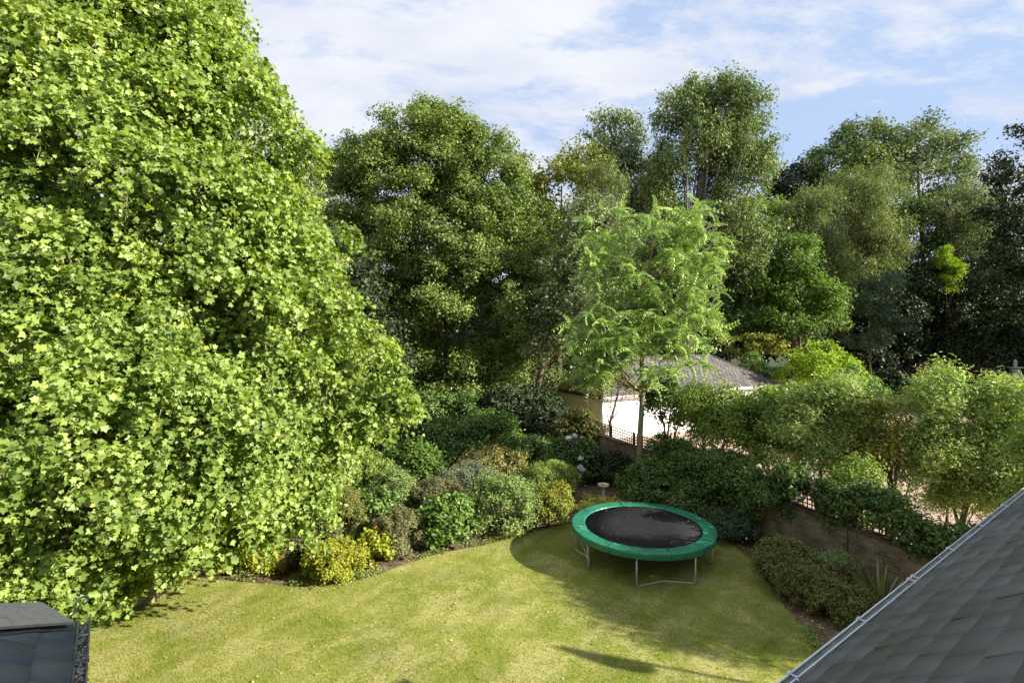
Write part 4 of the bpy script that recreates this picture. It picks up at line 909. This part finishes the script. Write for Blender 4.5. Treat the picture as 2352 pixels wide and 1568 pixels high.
# ------------------------------------------------------------------ garage
gl = Vector((math.sin(R(63)), math.cos(R(63)))); gp = Vector((-gl.y, gl.x))
g0 = Vector((5.35, 30.7)); GL, GW, GH, RZ = 14.9, 5.8, 2.62, 4.62
def gpt(a, c, z): p = g0 + gl * a + gp * c; return Vector((p.x, p.y, z))
gar = empty('garage', gpt(GL / 2, GW / 2, 0), 'white-walled garage with low grey hipped roof beyond the garden wall', 'garage')
rotg = Matrix.Rotation(math.atan2(gl.y, gl.x), 4, 'Z')
b = MB(); b.prism([gpt(0, 0, 0), gpt(GL, 0, 0), gpt(GL, .2, 0), gpt(0, .2, 0)], (0, 0, GH)); b.build('front_wall', M['white_wall'], gar)
b = MB(); b.prism([gpt(-.0, .203, 0), gpt(.2, .203, 0), gpt(.2, GW, 0), gpt(0, GW, 0)], (0, 0, GH)); b.build('side_wall', M['cream_wall'], gar)
b = MB(); b.prism([gpt(GL - .2, .203, 0), gpt(GL, .203, 0), gpt(GL, GW, 0), gpt(GL - .2, GW, 0)], (0, 0, GH)); b.build('end_wall', M['white_wall'], gar)
b = MB(); b.prism([gpt(.203, GW - .2, 0), gpt(GL - .203, GW - .2, 0), gpt(GL - .203, GW, 0), gpt(.203, GW, 0)], (0, 0, GH)); b.build('back_wall', M['white_wall'], gar)
ov = .35; e0, e1, f0, f1 = -ov, GL + ov, -ov, GW + ov
rise = RZ - GH; hw = (f1 - f0) / 2; r0, r1 = e0 + hw, e1 - hw
corn = [gpt(e0, f0, GH), gpt(e1, f0, GH), gpt(e1, f1, GH), gpt(e0, f1, GH)]; ra, rb = gpt(r0, GW / 2, RZ), gpt(r1, GW / 2, RZ)
b = MB()
b.poly([corn[0], corn[1], rb, ra]); b.poly([corn[1], corn[2], rb]); b.poly([corn[2], corn[3], ra, rb]); b.poly([corn[3], corn[0], ra]); b.poly(corn)
roof = b.build('roof', M['slate_grey'], gar)
sl_len = math.hypot(hw, rise); up3 = Vector((gp.x * hw, gp.y * hw, rise)).normalized(); gl3 = Vector((gl.x, gl.y, 0)); gp3 = Vector((gp.x, gp.y, 0))
slates('roof_slates', gpt(e0, f0, GH + .012), gl3, up3, (0, e1 - e0), sl_len, .36, .26, M['slate_grey'], gar, thick=.014, clip=lambda s, t: s > t / sl_len * hw - .05 and s < (e1 - e0) - t / sl_len * hw + .05, seed=4, gap=.012, jit=1.5, lift=.010)
up_s = Vector((gl.x * hw, gl.y * hw, rise)).normalized()
slates('side_slates', gpt(e0, f0, GH + .012), gp3, up_s, (0, f1 - f0), sl_len, .33, .26, M['slate_moss'], gar, thick=.02, clip=lambda s, t: s > t / sl_len * hw - .05 and s < (f1 - f0) - t / sl_len * hw + .05, seed=5, gap=.012, jit=1.5, lift=.012)
b = MB()
for A, B in ((corn[0], ra), (corn[1], rb), (ra, rb), (corn[3], ra)): b.tube([A + Vector((0, 0, .03)), B + Vector((0, 0, .035))], .075, 6)
b.build('ridge_tiles', M['slate_grey'], gar)
b = MB(); b.box(gpt(GL / 2, f0 - .015, GH - .08), (GL + 2 * ov, .03, .16), rotg); b.box(gpt(e1 + .015, GW / 2, GH - .08), (.03, GW + 2 * ov, .16), rotg)
b.box(gpt(GL / 2, f0 - .09, GH - .03), (GL + 2 * ov, .11, .07), rotg, .01); b.build('gutter', M['white_paint'], gar)
b = MB(); b.box(gpt(e0 - .015, GW / 2, GH - .07), (.03, GW + 2 * ov, .15), rotg); b.build('fascia', M['dark_paint'], gar)
b = MB(); b.box(gpt(GL / 2, f0 / 2 - .004, GH - .17), (GL + 2 * ov - .04, -f0 - .01, .02), rotg); b.build('soffit', M['white_paint'], gar)
b = MB(); b.tube([gpt(-.06, -.07, GH - .12), gpt(-.06, -.07, .05)], .035, 8); b.build('downpipe', M['galv'], gar, True)
for a in (11.4, 8.2):
    fr = MB()
    for (dx_, dz_, sx, sz) in ((-.5, 0, .07, 1.0), (.5, 0, .07, 1.0), (0, -.535, 1.07, .07), (0, .535, 1.07, .07), (0, 0, .05, 1.0)):
        fr.box(gpt(a + dx_, -.03, 1.75 + dz_), (sx, .06, sz), rotg)
    wdw = fr.build('window', M['white_paint'], gar)
    gb = MB(); gb.box(gpt(a, -.008, 1.75), (.94, .012, 1.0), rotg); gb.build('pane', M['glass'], wdw)

# ------------------------------------------------------------------ trampoline
TX, TY, RO, RI, PZ = 3.73, 14.85, 2.0, 1.65, .92
tp = empty('trampoline', (TX, TY, 0), 'round trampoline with black mat and green safety pad on the lawn', 'trampoline')
b = MB(); b.lathe([(0.001, PZ - .03), (.8, PZ - .024), (RI, PZ - .01), (RI, PZ - .02), (0.001, PZ - .04)], (TX, TY, 0), 72); b.build('mat', M['mat'], tp, True)
NS = 8
for i in range(NS):
    a0 = 2 * math.pi * i / NS + .12; a1 = a0 + 2 * math.pi / NS - .008
    q = .004 * (i % 2)
    pr = [(RI - .03, PZ - .004 + q), (RI - .01, PZ + .018 + q), (RI + .02, PZ + .024 + q), (RO - .05, PZ + .026 + q), (RO - .006, PZ + .018 + q), (RO + .002 + q, PZ - .01), (RO - .006 + q, PZ - .105), (RO - .012, PZ - .15), (RO - .03, PZ - .148), (RO - .035, PZ - .02), (RI, PZ + .004)]
    b = MB(); b.lathe(pr, (TX, TY, 0), 16, a0, a1)
    rg = random.Random(i + 9)
    for v in b.b.verts: v.co += Vector((rg.uniform(-.004, .004), rg.uniform(-.004, .004), rg.uniform(-.005, .005)))
    o = b.build('pad', M['pad'], tp)
    s = MB(); aa = a0
    s.tube([(TX + math.cos(aa) * r_, TY + math.sin(aa) * r_, z_) for r_, z_ in ((RI - .02, PZ + .015), (RI + .12, PZ + .045), (RO - .08, PZ + .043), (RO - .005, PZ + .018), (RO + .008, PZ - .10))], .011, 6)
    s.build('seam', M['pad_seam'], o, True)
for aa in (R(188), R(14)):
    b = MB(); m_ = Matrix.Rotation(aa, 4, 'Z')
    b.box(Vector((TX, TY, 0)) + (m_ @ Vector((RI + .14, 0, PZ + .044))), (.012, .24, .004), m_)
    b.box(Vector((TX, TY, 0)) + (m_ @ Vector((RI + .20, -.03, PZ + .044))), (.03, .05, .004), m_)
    b.build('printed_mark', M['print'], tp)
b = MB(); b.tube([(TX + math.cos(t) * (RO - .07), TY + math.sin(t) * (RO - .07), PZ - .03) for t in np.linspace(0, 2 * math.pi, 49)[:-1]], .026, 8, True); b.build('frame', M['galv'], tp, True)
b = MB()
for i in range(72):
    t = 2 * math.pi * i / 72; b.tube([(TX + math.cos(t) * (RI - .01), TY + math.sin(t) * (RI - .01), PZ - .02), (TX + math.cos(t) * (RO - .08), TY + math.sin(t) * (RO - .08), PZ - .03)], .008, 4)
b.build('springs', M['galv'], tp)
for th, hs in ((-84, 24), (-172, 20), (8, 23), (96, 23)):
    A, B = R(th - hs), R(th + hs); rl_ = 1.90
    def q(a, r_, z): return Vector((TX + math.cos(a) * r_, TY + math.sin(a) * r_, z))
    pts = [q(A, rl_, PZ - .04), q(A, rl_, .16), q(A, rl_ - .01, .07)]
    def mixp(a, b_, t): return a + (b_ - a) * t
    lowA, lowB, kink = q(A, rl_ - .02, .03), q(B, rl_ - .02, .03), q(R(th), 1.52, .045)
    pts += [mixp(lowA, kink, .10), mixp(lowA, kink, .5), mixp(lowA, kink, .93), mixp(lowB, kink, .93), mixp(lowB, kink, .5), mixp(lowB, kink, .10), q(B, rl_ - .01, .07), q(B, rl_, .16), q(B, rl_, PZ - .04)]
    b = MB(); b.tube(pts, .021, 10); b.build('leg', M['galv'], tp, True)
def q(a, r_, z): return Vector((TX + math.cos(a) * r_, TY + math.sin(a) * r_, z))
for zz_ in (0, .33):
    b = MB(); b.tube([q(R(-192 + zz_ * 25), 1.90, .80), q(R(-152), 1.90, .30 + zz_)], .014, 8); b.build('brace', M['galv'], tp, True)

# ------------------------------------------------------------------ birdbath and fountain
bb = P(1386, 1112, 19.4)
bt = empty('birdbath', (bb.x, bb.y, 0), 'small stone birdbath on a pedestal at the end of the soil path', 'birdbath')
zt = bb.z
b = MB(); b.lathe([(.001, zt - .10), (.10, zt - .10), (.19, zt - .075), (.215, zt - .02), (.215, zt + .015), (.185, zt + .018), (.165, zt - .02), (.08, zt - .045), (.001, zt - .05)], (bb.x, bb.y, 0), 32); b.build('bowl', M['stone'], bt, True)
b = MB(); b.lathe([(.001, zt - .04), (.155, zt - .035)], (bb.x, bb.y, 0), 24); b.build('water', M['water'], bt, True)
b = MB(); b.lathe([(.16, 0), (.16, .06), (.12, .08), (.085, .12), (.062, .22), (.058, zt * .6), (.07, zt - .16), (.10, zt - .10)], (bb.x, bb.y, 0), 24); b.build('pedestal', M['stone'], bt, True)
fo = P(2331, 872, 52)
ft = empty('fountain', (fo.x, fo.y, 0), 'white tiered stone fountain on a pedestal in the far shade', 'fountain')
def lat(name, prof, mat='stone_white', seg=28): b = MB(); b.lathe(prof, (fo.x, fo.y, 0), seg); return b.build(name, M[mat], ft, True)
lat('basin', [(2.6, 0), (2.6, .55), (2.45, .58), (2.4, .5), (2.35, .1)], seg=40); lat('pool_water', [(.001, .4), (2.38, .4)], 'water')
lat('pedestal', [(.5, .4), (.5, .9), (.42, 1.0), (.3, 1.15), (.32, 1.35), (.75, 1.55), (.8, 1.62), (.4, 1.66)])
lat('urn', [(.3, 1.66), (.42, 1.85), (.28, 2.05), (.34, 2.3), (.45, 2.5), (.42, 2.62), (.3, 2.66)])
lat('bowl', [(.3, 2.66), (.62, 2.74), (.68, 2.82), (.62, 2.83), (.3, 2.76), (.001, 2.76)])
lat('finial', [(.14, 2.76), (.12, 2.9), (.2, 3.05), (.12, 3.2), (.17, 3.35), (.12, 3.5), (.001, 3.6)])

# ------------------------------------------------------------------ the house wing at the lower right
A2 = Vector((.806, .592)); NB = Vector((-.592, .806)); EZ, TP_ = 4.5, .78; EN = 1.395; S0, S1 = -1.2, 9.4
def hp(s, n_, z): return Vector((A2.x * s + NB.x * n_, A2.y * s + NB.y * n_, z))
wing = empty('house_wing', hp(5, -1.5, 0), 'house wing with grey slate roof and white gutter filling the lower right corner', 'house')
RIDN = -3.0
def rz_(n_): return EZ + (EN - n_) * TP_
b = MB(); b.prism([hp(S0, EN - .3, 0), hp(S1 - .1, EN - .3, 0), hp(S1 - .1, RIDN * 2 - EN + .3, 0), hp(S0, RIDN * 2 - EN + .3, 0)], (0, 0, EZ - .05)); o = b.build('walls', M['brick'], wing)
uv = o.data.uv_layers.new(name='UVMap')
for p in o.data.polygons:
    for li in p.loop_indices:
        co = o.data.vertices[o.data.loops[li].vertex_index].co; uv.data[li].uv = (co.x * 1.2 + co.y * .3, co.z)
far = RIDN * 2 - EN
b = MB(); sec = lambda s: [hp(s, EN + .02, rz_(EN) - .03), hp(s, RIDN, rz_(RIDN) - .03), hp(s, far - .02, rz_(EN) - .03), hp(s, far, rz_(EN) - .14), hp(s, RIDN, rz_(RIDN) - .2), hp(s, EN, rz_(EN) - .14)]
b.prism(sec(S0), (A2.x * (S1 - S0), A2.y * (S1 - S0), 0)); roofw = b.build('roof', M['slate'], wing)
upw = (hp(0, RIDN, rz_(RIDN)) - hp(0, EN, rz_(EN))); slw = upw.length; upw.normalize()
slates('slates', hp(0, EN + .045, rz_(EN) - .055), Vector((A2.x, A2.y, 0)), upw, (S0, S1), slw + .02, .27, .185, M['slate'], wing, thick=.006, seed=8, gap=.011, jit=1.3, lift=.006)
b = MB(); b.tube([hp(S0, RIDN, rz_(RIDN) + .02), hp(S1, RIDN, rz_(RIDN) + .02)], .1, 8); b.build('ridge_tiles', M['lead'], wing)
# gable infill
for s_ in (S0 + .02, S1 - .3):
    b = MB(); b.prism([hp(s_, EN - .32, EZ - .051), hp(s_, RIDN, rz_(RIDN) - .25), hp(s_, far + .32, EZ - .051)], (A2.x * .18, A2.y * .18, 0)); b.build('gable', M['cream_wall'], wing)
def gutter(parent, path_fn, s0, s1, rad, mat, brackets=(), lipmat=None):
    lipmat = lipmat or mat
    b = MB(); seg = 10; n = 24
    rings = []
    for i in range(n + 1):
        s = s0 + (s1 - s0) * i / n
        rings.append([b.b.verts.new(path_fn(s, rad * math.cos(a), -rad * math.sin(a))) for a in [math.pi * j / seg for j in range(seg + 1)]] +
                     [b.b.verts.new(path_fn(s, (rad - .006) * math.cos(a), -(rad - .006) * math.sin(a) )) for a in [math.pi * (seg - j) / seg for j in range(seg + 1)]])
    m_ = len(rings[0])
    for i in range(n):
        for j in range(m_): b.b.faces.new([rings[i][j], rings[i][(j + 1) % m_], rings[i + 1][(j + 1) % m_], rings[i + 1][j]])
    o = b.build('gutter', mat, parent)
    r = MB(); r.tube([path_fn(s0, rad, .004), path_fn(s1, rad, .004)], .006, 6); r.tube([path_fn(s0, -rad * .62, -.012), path_fn(s1, -rad * .62, -.012)], .011, 6); r.build('gutter_lip', lipmat, o, True)
    for s in brackets:
        c = MB()
        c.tube([path_fn(s, rad * 1.1 * math.cos(a), -rad * 1.1 * math.sin(a)) for a in np.linspace(0, math.pi, 9)], .007, 5)
        c.tube([path_fn(s - .02, rad, .014), path_fn(s + .02, rad, .010)], .010, 6)
        c.tube([path_fn(s, rad, .01), path_fn(s, -rad, .012)], .005, 5)
        c.build('bracket', lipmat, o)
gutter(wing, lambda s, x, z: hp(s, EN + .062 + x, EZ - .03 + z), S0, S1, .024, M['gutter_algae'], lipmat=M['gutter_white'],
       brackets=[3.115 - 1.0 * 2, 2.115, 3.115, 4.10, 5.085, 5.17, 6.10, 7.10, 8.12, 9.12])

# ------------------------------------------------------------------ the small bay roof at the lower left
gc = P(207, 1420, 4.4); CX, CY, CZ = gc.x - .09, gc.y - .09, gc.z
b2 = Vector((-.61, .79)).normalized(); a2 = Vector((b2.y, -b2.x))                  # b2 away, a2 to the right
def bp(a, c, z=0): return Vector((CX + a2.x * a + b2.x * c, CY + a2.y * a + b2.y * c, CZ + z))
bay = empty('bay_roof', bp(-1.5, -1.5, -CZ), 'small dark slate hipped roof with old gutter and curled iron in the lower left corner', 'roof')
W_ = 3.2; tpb = .70
b = MB(); b.prism([bp(-.25, -.25, -CZ), bp(-W_ * 2 + .25, -.25, -CZ), bp(-W_ * 2 + .25, -W_ * 2 + .25, -CZ), bp(-.25, -W_ * 2 + .25, -CZ)], (0, 0, CZ - .06)); o = b.build('walls', M['brick'], bay)
uv = o.data.uv_layers.new(name='UVMap')
for p in o.data.polygons:
    for li in p.loop_indices:
        co = o.data.vertices[o.data.loops[li].vertex_index].co; uv.data[li].uv = (co.x * .8 + co.y, co.z)
apex = bp(-W_, -W_, W_ * tpb); q4 = [bp(0, 0), bp(-2 * W_, 0), bp(-2 * W_, -2 * W_), bp(0, -2 * W_)]
b = MB()
for i in range(4): b.poly([q4[i], q4[(i + 1) % 4], apex])
b.poly(q4); b.build('roof', M['slate_blue'], bay)
slb = math.hypot(W_, W_ * tpb)
ub1 = Vector((-a2.x, -a2.y, tpb)).normalized(); ub2 = Vector((-b2.x, -b2.y, tpb)).normalized()
slates('slates', bp(.03, -2 * W_, .005), Vector((b2.x, b2.y, 0)), ub1, (0, 2 * W_), slb, .30, .25, M['slate_blue'], bay, thick=.009, seed=12, gap=.006, jit=1.0, lift=.006,
       clip=lambda s, t: (2 * W_ - s) > t / slb * W_ + .10 and s > t / slb * W_)
slates('rear_slates', bp(0, .03, .005), Vector((-a2.x, -a2.y, 0)), ub2, (0, 2 * W_), slb, .30, .25, M['stone'], bay, thick=.009, seed=13, gap=.006, jit=1.0, lift=.006,
       clip=lambda s, t: s > t / slb * W_ + .26 and (2 * W_ - s) > t / slb * W_)
# hip tiles: a V-shaped capping in lengths
hd = Vector((-a2.x - b2.x, -a2.y - b2.y, tpb)); hl = hd.length; hd.normalize()
b = MB(); t = .10; pa, pb = Vector((a2.x, a2.y, -tpb * .86)).normalized(), Vector((b2.x, b2.y, -tpb * .12)).normalized()
sa = (pa - hd * pa.dot(hd)).normalized(); sb = (pb - hd * pb.dot(hd)).normalized(); upn = Vector((0, 0, 1)) - hd * hd.z; upn.normalize()
base = bp(0, 0, .0)
while t < hl * W_:
    L_ = .62; p0 = base + hd * t + upn * .074; p1 = base + hd * (t + L_ - .006) + upn * .074
    for (s_) in (sa, sb):
        wd_ = .13 if s_ is sa else .26
        A0, A1 = p0, p1; B0, B1 = p0 + s_ * wd_, p1 + s_ * wd_
        lo = [A0, B0, B1, A1]; b.prism([p - upn * .018 for p in lo], upn * .018)
    t += L_
b.build('hip_tiles', M['lead'], bay)
b = MB(); t = .12; rg = random.Random(4)
pts = []
while t < hl * W_ - .3:
    pts.append(base + hd * t + sa * .135 + upn * (.028 + rg.uniform(-.006, .006))); t += .05
b.tube(pts, [rg.uniform(.006, .012) for _ in pts], 6); b.build('mortar', M['gutter_old'], bay)
# curled hip iron
b = MB(); pts = [base + hd * .22 + upn * .03, base + hd * .05 + upn * .05]
cc0 = base - hd * .015 + upn * .13
for k_ in range(17):
    a = -math.pi * .5 - .3 - k_ * .36; r_ = .062 - k_ * .0024
    pts.append(cc0 + (-hd) * (-math.cos(a)) * 0 + upn * (.035 + r_ * math.sin(a)) + Vector((a2.x, a2.y, 0)) * (r_ * math.cos(a) + .02))
rings = []
sw = Vector((b2.x, b2.y, 0)) * .016
for i_, p in enumerate(pts):
    d = (pts[min(i_ + 1, len(pts) - 1)] - pts[max(i_ - 1, 0)]).normalized(); nrm_ = d.cross(sw).normalized() * .0035
    rings.append([b.b.verts.new(p + x) for x in (sw + nrm_, -sw + nrm_, -sw - nrm_, sw - nrm_)])
for i_ in range(len(rings) - 1):
    for j in range(4): b.b.faces.new([rings[i_][j], rings[i_][(j + 1) % 4], rings[i_ + 1][(j + 1) % 4], rings[i_ + 1][j]])
b.b.faces.new(rings[0]); b.b.faces.new(rings[-1][::-1]); b.build('hip_iron', M['iron'], bay)
gutter(bay, lambda s, x, z: bp(.075 + x, -s, -.03 + z), -.12, 2 * W_, .05, M['gutter_old'], brackets=[.62, 2.4, 3.3], lipmat=M['gutter_algae'])
# debris lying in the gutter
rng = np.random.default_rng(61); n = 900
ss = rng.uniform(.0, 2.5, n); pos = np.array([tuple(bp(.085 + rng.normal() * .02 - .012, -s, -.062 + rng.random() * .02)) for s in ss])
v, f, t = leaf_arrays(rng, pos, rng.normal(size=(n, 3)) * .6 + np.array([0, 0, 1.]), rng.uniform(.012, .03, n), ROUND)
link('gutter_debris', np_mesh('gutter_debris', v, f, 3, t), M['lead'], bay)

# ------------------------------------------------------------------ litter and low plants on the soil
rng = np.random.default_rng(321); n = 9000
bed = smooth_poly([(-14, 13), (-8.7, 13.6)] + [tuple(G(u, v)[:2]) for u, v in lp[:12]] + [(2.2, 24), (-6, 28), (-14, 24)], 4)
px_, py_ = rng.uniform(-10, 3, n * 3), rng.uniform(12, 24, n * 3); k = inside(px_, py_, bed); px_, py_ = px_[k][:n], py_[k][:n]
px_ = np.concatenate([px_, rng.uniform(5.5, 10, 3500)]); py_ = np.concatenate([py_, rng.uniform(9, 19, 3500)])
k = ~inside(px_, py_, lawn_poly) & (px_ < WA.x + (WA.y - py_) * (WB.x - WA.x) / (WA.y - WB.y) - .15); px_, py_ = px_[k], py_[k]; n = len(px_)
v, f, t = leaf_arrays(rng, np.stack([px_, py_, rng.uniform(.02, .05, n)], 1), rng.normal(size=(n, 3)) * .4 + np.array([0, 0, 1.]), rng.uniform(.03, .08, n), ROUND)
tag(link('leaf_litter', np_mesh('leaf_litter', v, f, 3, t), leafmat('litter', (.10, .06, .03), (.22, .15, .07), (.34, .27, .12), trans=.1, accent=(.16, .22, .03))), 'brown dead leaves and small debris on the bare soil of the beds', 'leaf litter', kind='stuff')
rng = np.random.default_rng(322); n = 7000
# a creeping green fringe where bed and lawn meet
eg = [Vector(p) for p in lawn_poly[:190]]; seg_i = rng.integers(0, len(eg) - 1, n); tt = rng.random(n)
patchy = np.sin(seg_i * .35) + np.sin(seg_i * .13 + 2); k = (patchy > -.2); seg_i, tt = seg_i[k], tt[k]; n = len(tt)
ex = np.array([eg[i].x + (eg[i + 1].x - eg[i].x) * q for i, q in zip(seg_i, tt)]) + rng.normal(size=n) * .05; ey = np.array([eg[i].y + (eg[i + 1].y - eg[i].y) * q for i, q in zip(seg_i, tt)]) + np.abs(rng.normal(size=n)) * .16
v, f, t = leaf_arrays(rng, np.stack([ex, ey, rng.uniform(.02, .13, n)], 1), rng.normal(size=(n, 3)) * .6 + np.array([0, 0, 1.]), rng.uniform(.03, .07, n), DIAMOND)
tag(link('ground_cover', np_mesh('ground_cover', v, f, 3, t), LM['midgreen']), 'low creeping green plants along the edge between bed and lawn', 'ground cover', kind='stuff')

# ------------------------------------------------------------------ main block of the house, behind and right of the window: unseen, added to shade the bay roof
mh = empty('main_house', (8.5, -3, 0), 'tall main block of the brick house behind the viewer, unseen, added to shade the bay roof', 'house')
b = MB(); b.prism([(4.2, -8, 0), (13, -8, 0), (13, 1.6, 0), (4.2, 1.6, 0)], (0, 0, 8.6)); o = b.build('walls', M['brick'], mh)
uv = o.data.uv_layers.new(name='UVMap')
for p in o.data.polygons:
    for li in p.loop_indices:
        co = o.data.vertices[o.data.loops[li].vertex_index].co; uv.data[li].uv = (co.x + co.y, co.z)
b = MB(); b.prism([(3.9, -8.3, 8.6), (13.3, -8.3, 8.6), (8.6, -8.3, 10.6)], (0, 9.9, 0)); b.build('roof', M['slate'], mh)
b = MB(); b.box((8.6, -6.5, 11.6), (.9, .9, 2.0)); b.build('chimney', M['brick'], mh)

# ------------------------------------------------------------------ unseen pole and blade, added to throw the long pointed shadow on the near lawn
fh = 6.2; tipg = G(1275, 1484); fx_ = tipg.x + SUN_DIR.x / SUN_DIR.z * fh; fy_ = tipg.y + SUN_DIR.y / SUN_DIR.z * fh
fp_ = empty('shadow_pole', (fx_, fy_, 0), 'unseen slim pole and blade beyond the slate roof, added for their pointed shadow', 'shadow_pole')
b = MB(); b.tube([(fx_, fy_, 0), (fx_, fy_, 3), (fx_, fy_, fh - .05)], [.06, .05, .035], 8); b.build('pole', M['white_paint'], fp_, True)
b = MB(); b.tube([(fx_, fy_ - .02, fh), (fx_, fy_ - .08, fh - .2), (fx_ + .03, fy_ - .16, fh - .5), (fx_ + .02, fy_ - .17, fh - .75), (fx_, fy_ - .15, fh - .84)], [.03, .11, .19, .21, .16], 10); b.build('shadow_blade', M['stone_white'], fp_, True)

# small debris on the trampoline mat, part of what lies around under the trees
rng = np.random.default_rng(71); n = 22
a = rng.uniform(0, 6.28, n); r_ = np.sqrt(rng.random(n)) * 1.85
v, f, t = leaf_arrays(rng, np.stack([TX + np.cos(a) * r_, TY + np.sin(a) * r_, np.where(r_ < 1.64, PZ + .004, PZ + .05)], 1), rng.normal(size=(n, 3)) * .2 + np.array([0, 0, 1.]), rng.uniform(.02, .045, n), ROUND)
tag(link('fallen_leaves', np_mesh('fallen_leaves', v, f, 3, t), lm_fallen), 'tiny pale fallen leaves lying on the trampoline mat and pad', 'leaves', kind='stuff')
